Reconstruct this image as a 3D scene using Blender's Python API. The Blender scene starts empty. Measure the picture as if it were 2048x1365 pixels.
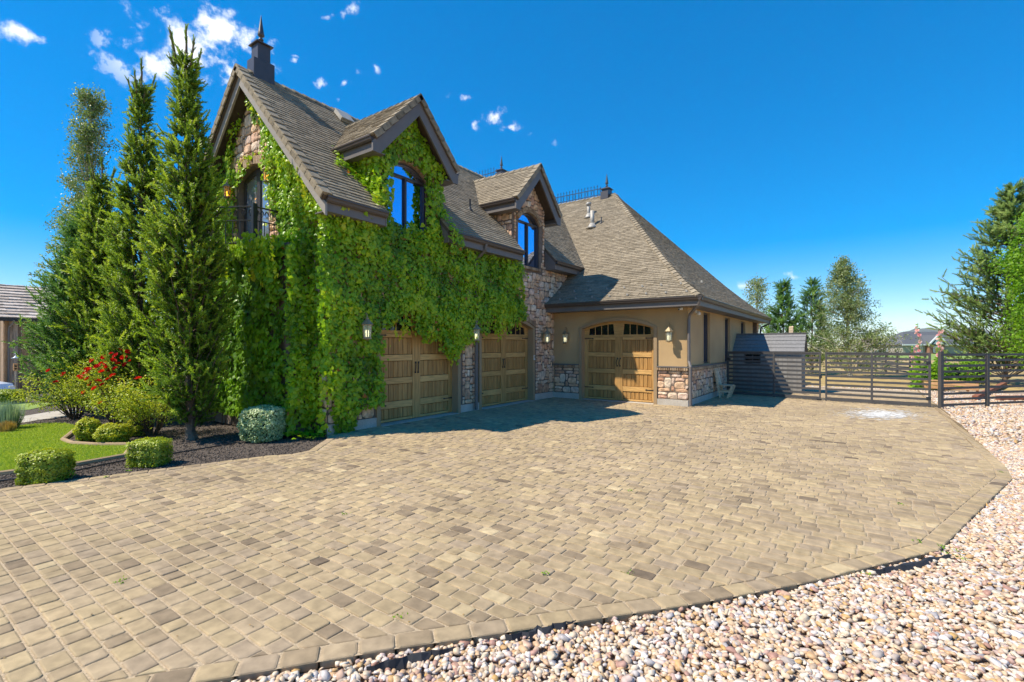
import bpy, bmesh, math, random
import numpy as np
from mathutils import Vector, Matrix
from mathutils.geometry import tessellate_polygon

rng = np.random.default_rng(7)
random.seed(7)
SC = bpy.context.scene
COL = SC.collection
R = math.radians
PI = math.pi

# ------------------------------------------------------------------ camera frame
F, HY, H = 967., 693., 1.7
TH = math.atan2(691., 967.)
CT, ST = math.cos(TH), math.sin(TH)
def ray(px, py):
    r = (px-1024)/F
    return (r*CT-ST, r*ST+CT, (HY-py)/F)
def G(px, py, z=0.):
    d = ray(px, py); t = (z-H)/d[2]; return (d[0]*t, d[1]*t)
def onX(px, py, X):
    d = ray(px, py); t = X/d[0]; return (d[1]*t, H+d[2]*t)
def onY(px, py, Y):
    d = ray(px, py); t = Y/d[1]; return (d[0]*t, H+d[2]*t)
def at(px, b):
    a = (px-1024)/F*b; return (a*CT-b*ST, a*ST+b*CT)
def zat(py, b): return H+(HY-py)/F*b

# ------------------------------------------------------------------ materials
def new_mat(name):
    m = bpy.data.materials.new(name); m.use_nodes = True
    nt = m.node_tree; nt.nodes.clear()
    out = nt.nodes.new('ShaderNodeOutputMaterial')
    return m, nt, out
def ramp(nt, stops, interp='LINEAR'):
    n = nt.nodes.new('ShaderNodeValToRGB'); cr = n.color_ramp; cr.interpolation = interp
    while len(cr.elements) < len(stops): cr.elements.new(0.5)
    for e, (p, c) in zip(cr.elements, stops):
        e.position = p; e.color = (c[0], c[1], c[2], 1)
    return n
def pm(name, stops, src='island', rough=.8, nscale=(8, 8, 8), namt=.25, bump=0., bscale=None, metallic=0., spec=.4, interp='LINEAR', ndetail=4, blotch=None, wear=0.):
    """Principled material: colour ramp driven by a per-piece random number, a tint attribute or noise, times fine noise; bump."""
    m, nt, out = new_mat(name); N = nt.nodes; L = nt.links
    p = N.new('ShaderNodeBsdfPrincipled'); L.new(p.outputs[0], out.inputs[0])
    p.inputs['Roughness'].default_value = rough; p.inputs['Metallic'].default_value = metallic
    p.inputs['Specular IOR Level'].default_value = spec
    tc = N.new('ShaderNodeTexCoord'); mp = N.new('ShaderNodeMapping'); mp.inputs['Scale'].default_value = nscale
    L.new(tc.outputs['Object'], mp.inputs[0])
    nz = N.new('ShaderNodeTexNoise'); nz.inputs['Scale'].default_value = 1; nz.inputs['Detail'].default_value = ndetail
    L.new(mp.outputs[0], nz.inputs['Vector'])
    if src == 'flat':
        col = N.new('ShaderNodeRGB'); col.outputs[0].default_value = (*stops, 1); co = col.outputs[0]
    else:
        rp = ramp(nt, stops, interp)
        if src == 'island':
            g = N.new('ShaderNodeNewGeometry'); L.new(g.outputs['Random Per Island'], rp.inputs[0])
        elif src == 'tint':
            a = N.new('ShaderNodeAttribute'); a.attribute_name = 'tint'; L.new(a.outputs['Fac'], rp.inputs[0])
        elif src == 'noise':
            n2 = N.new('ShaderNodeTexNoise'); n2.inputs['Scale'].default_value = blotch or 1.; n2.inputs['Detail'].default_value = 5
            L.new(tc.outputs['Object'], n2.inputs['Vector']); L.new(n2.outputs['Fac'], rp.inputs[0])
        co = rp.outputs[0]
    if namt:
        mr = N.new('ShaderNodeMapRange'); mr.inputs['From Min'].default_value = .3; mr.inputs['From Max'].default_value = .7
        mr.inputs['To Min'].default_value = 1-namt; mr.inputs['To Max'].default_value = 1+namt
        L.new(nz.outputs['Fac'], mr.inputs[0])
        mx = N.new('ShaderNodeVectorMath'); mx.operation = 'SCALE'
        L.new(co, mx.inputs[0]); L.new(mr.outputs[0], mx.inputs['Scale']); co = mx.outputs[0]
    if wear:                                                       # broad soft weathering across the whole surface
        wn = N.new('ShaderNodeTexNoise'); wn.inputs['Scale'].default_value = .55; wn.inputs['Detail'].default_value = 4; L.new(tc.outputs['Object'], wn.inputs['Vector'])
        wm = N.new('ShaderNodeMapRange'); wm.inputs['From Min'].default_value = .35; wm.inputs['From Max'].default_value = .65; wm.inputs['To Min'].default_value = 1-wear; wm.inputs['To Max'].default_value = 1+wear*.6; L.new(wn.outputs['Fac'], wm.inputs[0])
        wx = N.new('ShaderNodeVectorMath'); wx.operation = 'SCALE'; L.new(co, wx.inputs[0]); L.new(wm.outputs[0], wx.inputs['Scale']); co = wx.outputs[0]
    L.new(co, p.inputs['Base Color'])
    if bump:
        nb = N.new('ShaderNodeTexNoise'); nb.inputs['Scale'].default_value = bscale or 40; nb.inputs['Detail'].default_value = 3
        L.new(tc.outputs['Object'], nb.inputs['Vector'])
        b = N.new('ShaderNodeBump'); b.inputs['Strength'].default_value = 1.; b.inputs['Distance'].default_value = bump
        L.new(nb.outputs['Fac'], b.inputs['Height']); L.new(b.outputs[0], p.inputs['Normal'])
    return m
def leaf_mat(name, stops, trans=.35, rough=.45, spec=.35, tmul=1.6):
    m, nt, out = new_mat(name); N = nt.nodes; L = nt.links
    p = N.new('ShaderNodeBsdfPrincipled'); p.inputs['Roughness'].default_value = rough; p.inputs['Specular IOR Level'].default_value = spec
    a = N.new('ShaderNodeAttribute'); a.attribute_name = 'tint'
    rp = ramp(nt, stops); L.new(a.outputs['Fac'], rp.inputs[0]); L.new(rp.outputs[0], p.inputs['Base Color'])
    t = N.new('ShaderNodeBsdfTranslucent')
    s = N.new('ShaderNodeVectorMath'); s.operation = 'MULTIPLY'; s.inputs[1].default_value = (tmul*1.05, tmul, tmul*.5)
    L.new(rp.outputs[0], s.inputs[0]); L.new(s.outputs[0], t.inputs['Color'])
    mx = N.new('ShaderNodeMixShader'); mx.inputs[0].default_value = trans
    L.new(p.outputs[0], mx.inputs[1]); L.new(t.outputs[0], mx.inputs[2]); L.new(mx.outputs[0], out.inputs[0])
    return m
def glass_mat(name, col, rough=.015, metallic=.85):
    return pm(name, col, 'flat', rough=rough, namt=0, metallic=metallic, spec=.8)
def emit_mat(name, col, st):
    m, nt, out = new_mat(name); e = nt.nodes.new('ShaderNodeEmission')
    e.inputs[0].default_value = (*col, 1); e.inputs[1].default_value = st; nt.links.new(e.outputs[0], out.inputs[0]); return m
def clear_mat(name, col, mix=.35):
    m, nt, out = new_mat(name); N = nt.nodes
    t = N.new('ShaderNodeBsdfTransparent'); g = N.new('ShaderNodeBsdfPrincipled')
    t.inputs[0].default_value = (*col, 1); g.inputs['Base Color'].default_value = (*col, 1); g.inputs['Roughness'].default_value = .15
    x = N.new('ShaderNodeMixShader'); x.inputs[0].default_value = mix
    nt.links.new(t.outputs[0], x.inputs[1]); nt.links.new(g.outputs[0], x.inputs[2]); nt.links.new(x.outputs[0], out.inputs[0]); return m

M = {}
M['stone'] = pm('rubble_stone', [(0, (.45, .245, .15)), (.18, (.64, .41, .25)), (.4, (.68, .49, .32)), (.6, (.54, .32, .22)), (.8, (.74, .59, .43)), (1, (.55, .39, .31))], nscale=(9, 9, 9), namt=.35, bump=.02, bscale=22, rough=.9)
M['mortar'] = pm('mortar', (.17, .13, .10), 'flat', namt=.2, rough=.95)
M['brick'] = pm('trim_brick', [(0, (.24, .15, .09)), (.5, (.38, .26, .15)), (1, (.46, .34, .22))], namt=.25, bump=.008, rough=.9)
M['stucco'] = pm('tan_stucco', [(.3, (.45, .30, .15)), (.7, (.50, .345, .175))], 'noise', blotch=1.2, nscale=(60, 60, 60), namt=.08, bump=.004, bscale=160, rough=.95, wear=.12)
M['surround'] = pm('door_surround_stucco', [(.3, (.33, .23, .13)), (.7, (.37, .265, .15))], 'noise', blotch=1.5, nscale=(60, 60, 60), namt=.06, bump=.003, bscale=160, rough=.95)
M['concrete'] = pm('concrete', [(.3, (.40, .36, .30)), (.7, (.50, .46, .40))], 'noise', blotch=3, nscale=(30, 30, 30), namt=.12, bump=.004, bscale=80, rough=.9)
M['shingle'] = pm('roof_shingle', [(0, (.20, .165, .115)), (.3, (.255, .212, .15)), (.6, (.30, .25, .178)), (.85, (.235, .195, .138)), (1, (.345, .288, .205))], nscale=(14, 14, 14), namt=.22, bump=.006, bscale=120, rough=.95, spec=.2)
M['deck'] = pm('roof_underlay', (.05, .042, .035), 'flat', namt=.1, rough=.95)
M['fascia'] = pm('taupe_fascia', (.29, .26, .225), 'flat', nscale=(3, 3, 20), namt=.08, rough=.6)
M['trimdark'] = pm('grey_trim', (.15, .134, .124), 'flat', nscale=(4, 4, 4), namt=.08, rough=.5)
M['soffit'] = pm('soffit_boards', (.10, .075, .055), 'flat', namt=.12, rough=.8)
M['gutter'] = pm('bronze_gutter', (.075, .058, .048), 'flat', namt=.05, rough=.4, spec=.5)
M['finial'] = pm('dark_bronze', (.06, .052, .055), 'flat', namt=.08, rough=.42, spec=.6)
M['iron'] = pm('black_iron', (.018, .02, .022), 'flat', namt=.05, rough=.45, spec=.5)
M['fence'] = pm('charcoal_steel', (.068, .064, .062), 'flat', nscale=(3, 3, 3), namt=.1, rough=.5, spec=.45)
M['wood_door'] = pm('stained_door_wood', [(0, (.45, .25, .08)), (.5, (.51, .29, .097)), (1, (.56, .325, .112))], wear=.14, nscale=(30, 30, 2.2), namt=.3, ndetail=6, bump=.002, bscale=90, rough=.5, spec=.35)
M['wood_rail'] = pm('stained_rail_wood', [(0, (.51, .295, .10)), (1, (.61, .365, .13))], wear=.14, nscale=(4, 4, 34), namt=.22, ndetail=6, bump=.0015, bscale=90, rough=.48, spec=.35)
M['wood_panel'] = pm('stained_plank_wood', [(0, (.37, .195, .058)), (1, (.46, .255, .082))], wear=.14, nscale=(30, 30, 2.2), namt=.3, ndetail=6, bump=.002, bscale=90, rough=.5, spec=.35)
M['groove'] = pm('door_groove', (.085, .045, .018), 'flat', namt=.2, rough=.8)
M['dark_pane'] = pm('dark_pane', (.012, .012, .013), 'flat', namt=0, rough=.06, spec=.5)
M['blue_glass'] = glass_mat('reflective_window_glass', (.50, .62, .95), metallic=1.)
M['winframe'] = pm('window_frame_bronze', (.05, .042, .04), 'flat', namt=.05, rough=.4)
M['curtain_glass'] = glass_mat('balcony_door_glass', (.34, .38, .42), rough=.05, metallic=.55)
M['lampmetal'] = pm('aged_brass_lantern', (.30, .235, .14), 'flat', nscale=(60, 60, 60), namt=.3, rough=.5, metallic=.35)
M['lampglass'] = clear_mat('lantern_glass', (.86, .90, .80), .3)
M['amber'] = clear_mat('amber_glass', (.95, .62, .18), .45)
M['bulb'] = emit_mat('bulb_glow', (1., .86, .55), 1.3)
M['bulbw'] = emit_mat('amber_bulb_glow', (1., .55, .12), 4.)
M['vent'] = pm('galvanised_vent', (.38, .36, .32), 'flat', namt=.2, rough=.6, metallic=.3)
M['whitepl'] = pm('white_plastic', (.7, .7, .68), 'flat', namt=0, rough=.4)
M['paver'] = pm('concrete_paver', [(0, (.17, .126, .083)), (.02, (.26, .194, .122)), (.12, (.33, .247, .15)), (.28, (.41, .307, .176)), (.42, (.345, .262, .172)), (.58, (.395, .298, .183)), (.72, (.425, .32, .179)), (.86, (.36, .271, .156)), (.97, (.445, .338, .19)), (1, (.52, .405, .235))], nscale=(11, 11, 11), namt=.2, wear=.12, bump=.004, bscale=210, rough=.93, spec=.25)
M['sand'] = pm('joint_sand', (.40, .31, .20), 'flat', nscale=(90, 90, 90), namt=.3, rough=1)
M['gravel'] = pm('river_pebble', [(0, (.56, .44, .295)), (.2, (.67, .59, .475)), (.36, (.51, .32, .165)), (.5, (.62, .475, .325)), (.62, (.36, .19, .14)), (.74, (.70, .62, .55)), (.85, (.38, .345, .33)), (.94, (.50, .30, .10)), (1, (.56, .37, .26))], src='tint', nscale=(40, 40, 40), namt=.2, rough=.6, spec=.4)
M['gravelbase'] = pm('pebble_bed', [(.35, (.26, .18, .12)), (.5, (.40, .29, .20)), (.65, (.48, .38, .29))], 'noise', blotch=40, nscale=(70, 70, 70), namt=.5, bump=.03, bscale=35, rough=.95)
M['mulch'] = pm('dark_mulch', [(0, (.065, .05, .04)), (.6, (.13, .102, .08)), (1, (.24, .195, .155))], src='tint', namt=.2, rough=1)
M['mulchbase'] = pm('mulch_bed', [(.3, (.065, .05, .04)), (.7, (.14, .11, .085))], 'noise', blotch=30, nscale=(60, 60, 60), namt=.4, bump=.03, bscale=45, rough=1)
M['lawnbase'] = pm('lawn_soil', [(.3, (.22, .28, .03)), (.7, (.31, .35, .05))], 'noise', blotch=2, nscale=(40, 40, 40), namt=.3, bump=.03, bscale=60, rough=1)
M['grass'] = leaf_mat('grass_blade', [(0, (.20, .33, .025)), (.5, (.34, .46, .04)), (1, (.50, .54, .10))], trans=.3, rough=.6)
M['field'] = pm('dry_field', [(.3, (.34, .23, .085)), (.55, (.42, .30, .12)), (.75, (.26, .22, .08))], 'noise', blotch=.15, nscale=(3, 3, 3), namt=.25, bump=.05, bscale=8, rough=1)
M['farlawn'] = pm('far_lawn', (.22, .30, .06), 'flat', nscale=(.5, .5, .5), namt=.2, rough=1)
M['bark'] = pm('bark', (.16, .115, .08), 'flat', nscale=(14, 14, 4), namt=.4, bump=.02, bscale=25, rough=1)
M['palebark'] = pm('aspen_bark', (.52, .48, .40), 'flat', nscale=(9, 9, 14), namt=.4, rough=.9)
M['twig'] = pm('twig', (.10, .07, .045), 'flat', namt=.3, rough=1)
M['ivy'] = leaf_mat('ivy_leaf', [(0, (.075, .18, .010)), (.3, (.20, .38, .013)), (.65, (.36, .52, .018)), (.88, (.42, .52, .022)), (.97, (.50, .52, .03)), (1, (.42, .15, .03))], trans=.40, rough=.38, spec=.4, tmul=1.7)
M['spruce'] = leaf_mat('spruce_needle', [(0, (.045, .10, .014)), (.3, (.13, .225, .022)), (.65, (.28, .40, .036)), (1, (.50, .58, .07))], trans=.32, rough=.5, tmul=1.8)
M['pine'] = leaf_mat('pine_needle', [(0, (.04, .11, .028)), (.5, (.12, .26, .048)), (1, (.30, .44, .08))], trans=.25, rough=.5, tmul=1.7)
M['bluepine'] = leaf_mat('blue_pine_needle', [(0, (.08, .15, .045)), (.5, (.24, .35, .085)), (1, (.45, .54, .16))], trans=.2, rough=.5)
M['poplar'] = leaf_mat('poplar_leaf', [(0, (.065, .12, .03)), (.5, (.17, .25, .065)), (1, (.36, .43, .16))], trans=.3, rough=.4, spec=.6)
M['aspen'] = leaf_mat('aspen_leaf', [(0, (.08, .135, .035)), (.5, (.20, .27, .09)), (1, (.42, .46, .23))], trans=.3, rough=.4, spec=.5)
M['maple'] = leaf_mat('bright_leaf', [(0, (.06, .15, .01)), (.5, (.15, .31, .015)), (1, (.32, .48, .03))], trans=.42, rough=.45, tmul=2)
M['rose'] = leaf_mat('rose_leaf', [(0, (.13, .20, .014)), (.5, (.32, .40, .03)), (.85, (.52, .53, .055)), (1, (.45, .30, .07))], trans=.34, rough=.4, tmul=1.7)
M['redpetal'] = leaf_mat('red_petal', [(0, (.45, .008, .008)), (1, (.75, .03, .015))], trans=.2, tmul=1.2)
M['pinkpetal'] = leaf_mat('pink_petal', [(0, (.84, .46, .52)), (1, (.92, .78, .78))], trans=.3, tmul=1.2)
M['spirea'] = leaf_mat('golden_leaf', [(0, (.17, .23, .014)), (.5, (.38, .42, .022)), (.9, (.55, .54, .04)), (1, (.5, .28, .06))], trans=.35, tmul=1.5)
M['box'] = leaf_mat('boxwood_leaf', [(0, (.09, .16, .010)), (.5, (.25, .33, .018)), (1, (.48, .53, .045))], trans=.3, rough=.35, spec=.5, tmul=1.6)
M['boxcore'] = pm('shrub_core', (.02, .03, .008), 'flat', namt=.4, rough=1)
M['euon'] = leaf_mat('variegated_leaf', [(0, (.08, .16, .05)), (.4, (.24, .36, .15)), (.7, (.52, .62, .33)), (1, (.72, .76, .5))], trans=.25, rough=.4)
M['bluegrass'] = leaf_mat('blue_grass_blade', [(0, (.16, .27, .19)), (1, (.40, .50, .36))], trans=.2)
M['tangrass'] = leaf_mat('tan_grass_blade', [(0, (.30, .19, .05)), (1, (.55, .38, .12))], trans=.2)
M['barnwood'] = pm('weathered_barn_board', [(0, (.12, .085, .06)), (.35, (.22, .15, .095)), (.7, (.36, .21, .10)), (1, (.30, .25, .20))], nscale=(14, 14, 2), namt=.35, rough=.9)
M['barnroof'] = pm('pale_shake', [(0, (.38, .31, .25)), (1, (.60, .51, .43))], namt=.25, rough=.95)
M['reddoor'] = pm('dark_red_door', (.10, .022, .015), 'flat', namt=.15, rough=.6)
M['carpaint'] = pm('pale_blue_car_paint', (.52, .60, .70), 'flat', namt=0, rough=.2, spec=.6)
M['tyre'] = pm('tyre_rubber', (.02, .02, .02), 'flat', namt=.1, rough=.9)
M['shedwall'] = pm('grey_shed_board', [(0, (.23, .215, .195)), (1, (.28, .265, .24))], namt=.1, rough=.8)
M['shedroof'] = pm('grey_shed_roof', (.20, .195, .19), 'flat', nscale=(20, 20, 4), namt=.15, rough=.9)
M['oldwood'] = pm('weathered_bench_wood', [(0, (.54, .42, .28)), (.5, (.62, .47, .29)), (1, (.64, .53, .40))], nscale=(5, 5, 30), namt=.3, rough=.9)
M['planter'] = pm('planter_wood', [(0, (.42, .23, .10)), (1, (.55, .33, .16))], nscale=(3, 20, 20), namt=.25, rough=.85)
M['chalk'] = pm('chalk_stain', (.70, .68, .63), 'flat', namt=.1, rough=1)
M['fabric'] = pm('black_fabric', (.025, .026, .03), 'flat', namt=.2, rough=.7)
M['farroof'] = pm('far_slate_roof', (.10, .105, .115), 'flat', namt=.1, rough=.9)
M['farsiding'] = pm('far_siding', (.36, .33, .27), 'flat', namt=.1, rough=.9)
M['farbrick'] = pm('far_brick', (.28, .14, .09), 'flat', namt=.1, rough=.9)
M['farroof2'] = pm('far_brown_roof', (.20, .15, .12), 'flat', namt=.1, rough=.9)
M['white'] = pm('white_trim_paint', (.78, .78, .76), 'flat', namt=0, rough=.6)
M['hill'] = pm('scrub_hillside', [(.3, (.07, .085, .055)), (.7, (.13, .12, .08))], 'noise', blotch=.002, nscale=(.01, .01, .01), namt=.25, rough=1)

# ------------------------------------------------------------------ mesh builders
class MB:
    def __init__(s): s.v = []; s.f = []; s.m = []
    def add(s, verts, faces, m=0):
        o = len(s.v); s.v.extend([tuple(p) for p in verts])
        for f in faces: s.f.append([i+o for i in f]); s.m.append(m)
    def build(s, name, mats, parent=None, origin=(0, 0, 0), smooth=False):
        me = bpy.data.meshes.new(name)
        ox, oy, oz = origin
        me.from_pydata([(x-ox, y-oy, z-oz) for x, y, z in s.v], [], s.f)
        if not isinstance(mats, (list, tuple)): mats = [mats]
        for k in mats: me.materials.append(M[k])
        if len(mats) > 1: me.polygons.foreach_set('material_index', s.m)
        if smooth: me.polygons.foreach_set('use_smooth', [True]*len(me.polygons))
        me.update()
        o = bpy.data.objects.new(name, me); COL.objects.link(o)
        if parent: o.parent = parent
        else: o.location = origin
        return o
def tag(o, label=None, cat=None, group=None, kind=None):
    if label: o['label'] = label
    if cat: o['category'] = cat
    if group: o['group'] = group
    if kind: o['kind'] = kind
    return o
def thing(name, loc, label, cat, group=None, rz=0.):
    o = bpy.data.objects.new(name, None); COL.objects.link(o); o.location = loc; o.rotation_euler = (0, 0, rz)
    o.empty_display_size = .2
    return tag(o, label, cat, group)
def copy_tree(o, parent=None):
    c = o.copy(); COL.objects.link(c)
    if parent: c.parent = parent
    for ch in list(o.children): copy_tree(ch, c)
    return c
def box(mb, x0, x1, y0, y1, z0, z1, m=0):
    v = [(x0, y0, z0), (x1, y0, z0), (x1, y1, z0), (x0, y1, z0), (x0, y0, z1), (x1, y0, z1), (x1, y1, z1), (x0, y1, z1)]
    mb.add(v, [(3, 2, 1, 0), (4, 5, 6, 7), (0, 1, 5, 4), (1, 2, 6, 5), (2, 3, 7, 6), (3, 0, 4, 7)], m)
def bbox(mb, x0, x1, y0, y1, z0, z1, b=.006, m=0):
    """box with chamfered edges"""
    X = (x0, x1); Y = (y0, y1); Z = (z0, z1); V = []; idx = {}
    for i in (0, 1):
        for j in (0, 1):
            for k in (0, 1):
                sx, sy, sz = (1, -1)[i], (1, -1)[j], (1, -1)[k]
                for ax in range(3):
                    p = [X[i]+sx*b, Y[j]+sy*b, Z[k]+sz*b]; p[ax] = (X[i], Y[j], Z[k])[ax]
                    idx[i, j, k, ax] = len(V); V.append(p)
    Fc = []
    for ax in range(3):
        o1, o2 = [a for a in range(3) if a != ax]
        for s in (0, 1):
            q = []
            for a, c in ((0, 0), (1, 0), (1, 1), (0, 1)):
                key = [0, 0, 0]; key[ax] = s; key[o1] = a; key[o2] = c; q.append(idx[(*key, ax)])
            Fc.append(q)
    for ax in range(3):
        o1, o2 = [a for a in range(3) if a != ax]
        for a in (0, 1):
            for c in (0, 1):
                k0 = [0]*3; k0[ax] = 0; k0[o1] = a; k0[o2] = c
                k1 = list(k0); k1[ax] = 1
                Fc.append([idx[(*k0, o1)], idx[(*k1, o1)], idx[(*k1, o2)], idx[(*k0, o2)]])
    for i in (0, 1):
        for j in (0, 1):
            for k in (0, 1): Fc.append([idx[i, j, k, a] for a in range(3)])
    mb.add(V, Fc, m)
def obox(mb, c, ax, ay, az, m=0):
    c = Vector(c); ax = Vector(ax); ay = Vector(ay); az = Vector(az)
    v = [c+sx*ax+sy*ay+sz*az for sz in (-1, 1) for sx, sy in ((-1, -1), (1, -1), (1, 1), (-1, 1))]
    mb.add(v, [(3, 2, 1, 0), (4, 5, 6, 7), (0, 1, 5, 4), (1, 2, 6, 5), (2, 3, 7, 6), (3, 0, 4, 7)], m)
def tube(mb, pts, r, n=8, m=0, caps=True):
    pts = [Vector(p) for p in pts]; rs = r if isinstance(r, (list, tuple)) else [r]*len(pts)
    rings = []; V = []; prev = None
    for i, p in enumerate(pts):
        d = (pts[min(i+1, len(pts)-1)]-pts[max(i-1, 0)])
        d = d.normalized() if d.length > 1e-9 else Vector((0, 0, 1))
        if prev is None:
            a = Vector((1, 0, 0)) if abs(d.x) < .8 else Vector((0, 1, 0)); u = d.cross(a).normalized()
        else: u = (prev-d*prev.dot(d)).normalized()
        prev = u; w = d.cross(u); ring = []
        for k in range(n):
            t = 2*PI*k/n; ring.append(len(V)); V.append(p+(u*math.cos(t)+w*math.sin(t))*rs[i])
        rings.append(ring)
    Fc = []
    for a, b in zip(rings, rings[1:]):
        for k in range(n): Fc.append((a[k], a[(k+1) % n], b[(k+1) % n], b[k]))
    if caps: Fc.append(rings[0][::-1]); Fc.append(rings[-1])
    mb.add(V, Fc, m)
def lathe(mb, prof, c, n=16, m=0, rot=0.):
    V = []; Fc = []
    for r, z in prof:
        for k in range(n):
            t = 2*PI*k/n+rot; V.append((c[0]+r*math.cos(t), c[1]+r*math.sin(t), c[2]+z))
    for i in range(len(prof)-1):
        for k in range(n):
            a = i*n+k; b = i*n+(k+1) % n; Fc.append((a, b, b+n, a+n))
    Fc.append(list(range(n))[::-1]); Fc.append([(len(prof)-1)*n+k for k in range(n)])
    mb.add(V, Fc, m)
def frame(O, u, v, n):
    O = Vector(O); u = Vector(u); v = Vector(v); n = Vector(n)
    return lambda a, b, c=0.: O+u*a+v*b+n*c
def wall_poly(mb, fr, outer, holes=(), t=.2, m=0):
    """plate with holes: front at depth 0, back at -t"""
    loops = [outer]+list(holes); flat = [p for l in loops for p in l]
    tris = tessellate_polygon([[Vector((a, b, 0)) for a, b in l] for l in loops]); n = len(flat)
    V = [fr(a, b, 0) for a, b in flat]+[fr(a, b, -t) for a, b in flat]
    Fc = [tuple(x) for x in tris]+[tuple(n+i for i in reversed(x)) for x in tris]
    o = 0
    for l in loops:
        k = len(l)
        for i in range(k): Fc.append((o+i, o+(i+1) % k, n+o+(i+1) % k, n+o+i))
        o += k
    mb.add(V, Fc, m)
def arc(u0, u1, vs, rise, n=14):
    """points of a segmental arch from (u0,vs) over to (u1,vs)"""
    w = (u1-u0)/2; rr = (w*w+rise*rise)/(2*rise); cx = (u0+u1)/2; cy = vs+rise-rr; a0 = math.asin(min(1, w/rr))
    if rise > w*.999: a0 = PI/2
    return [(cx+rr*math.sin(-a0+2*a0*i/n), cy+rr*math.cos(-a0+2*a0*i/n)) for i in range(n+1)]
def inside(p, poly):
    x, y = p; c = False; j = len(poly)-1
    for i in range(len(poly)):
        xi, yi = poly[i]; xj, yj = poly[j]
        if (yi > y) != (yj > y) and x < (xj-xi)*(y-yi)/(yj-yi)+xi: c = not c
        j = i
    return c
def clip_half(poly, a, b):
    """keep the part of poly left of a->b"""
    out = []; n = len(poly)
    def sd(p): return (b[0]-a[0])*(p[1]-a[1])-(b[1]-a[1])*(p[0]-a[0])
    for i in range(n):
        p, q = poly[i], poly[(i+1) % n]; sp, sq = sd(p), sd(q)
        if sp >= 0: out.append(p)
        if (sp >= 0) != (sq >= 0):
            t = sp/(sp-sq); out.append((p[0]+(q[0]-p[0])*t, p[1]+(q[1]-p[1])*t))
    return out
def area(p):
    return .5*sum(p[i][0]*p[(i+1) % len(p)][1]-p[(i+1) % len(p)][0]*p[i][1] for i in range(len(p)))
def ccw(p): return p if area(p) > 0 else p[::-1]

def stones(mb, fr, u0, u1, v0, v1, ok, m=1, cell=.1, wmax=4, hmax=3, seed=1):
    rd = random.Random(seed); nu = max(1, int(round((u1-u0)/cell))); nv = max(1, int(round((v1-v0)/cell)))
    cu = (u1-u0)/nu; cv = (v1-v0)/nv; used = [[False]*nv for _ in range(nu)]
    J = {}
    def jit(i, j):
        if (i, j) not in J:
            e = i in (0, nu) or j in (0, nv)
            J[i, j] = (0, 0) if e else (rd.uniform(-.02, .02), rd.uniform(-.02, .02))
        a = J[i, j]; return (u0+i*cu+a[0], v0+j*cv+a[1])
    def put(i, j, w, h):
        c = [jit(i, j), jit(i+w, j), jit(i+w, j+h), jit(i, j+h)]
        mid = (sum(p[0] for p in c)/4, sum(p[1] for p in c)/4)
        if not (all(ok(p[0]*.97+mid[0]*.03, p[1]*.97+mid[1]*.03) for p in c) and ok(*mid)): return False
        P = []
        g = .009
        for k in range(4):
            p, q = c[k], c[(k+1) % 4]; cut = rd.uniform(.12, .3)
            for t in (cut, 1-rd.uniform(.1, .22)): P.append((p[0]+(q[0]-p[0])*t, p[1]+(q[1]-p[1])*t))
        sc = 1-g/ (min(w*cu, h*cv)/2)
        P = [(mid[0]+(x-mid[0])*sc, mid[1]+(y-mid[1])*sc) for x, y in P]
        # push the cut corners back outwards so the stone stays nearly rectangular
        d = rd.uniform(.018, .045); s2 = 1-.028/(min(w*cu, h*cv)/2+.01)
        V = [fr(x, y, -.005) for x, y in P]+[fr(x, y, d*.6) for x, y in P]
        V += [fr(mid[0]+(x-mid[0])*s2, mid[1]+(y-mid[1])*s2, d+rd.uniform(-.006, .006)) for x, y in P]
        n = 8
        Fc = [(a*n+k, a*n+(k+1) % n, (a+1)*n+(k+1) % n, (a+1)*n+k) for a in (0, 1) for k in range(n)]
        V.append(fr(mid[0], mid[1], d+rd.uniform(-.004, .012)))
        Fc += [(2*n+k, 2*n+(k+1) % n, 3*n) for k in range(n)]
        mb.add(V, Fc, m); return True
    for j in range(nv):
        for i in range(nu):
            if used[i][j]: continue
            h = rd.choice((1, 1, 2, 2, 2, hmax)); w = rd.choice((1, 2, 2, 3, 3, wmax))
            if h >= 2 and w >= 4: w = 3
            h = min(h, nv-j); w = min(w, nu-i)
            while w > 1 and any(used[i+a][j+b] for a in range(w) for b in range(h)): w -= 1
            while h > 1 and any(used[i+a][j+b] for a in range(w) for b in range(h)): h -= 1
            for a in range(w):
                for b in range(h): used[i+a][j+b] = True
            if not put(i, j, w, h) and w*h > 1:
                for a in range(w):
                    for b in range(h): put(i+a, j+b, 1, 1)

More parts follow.
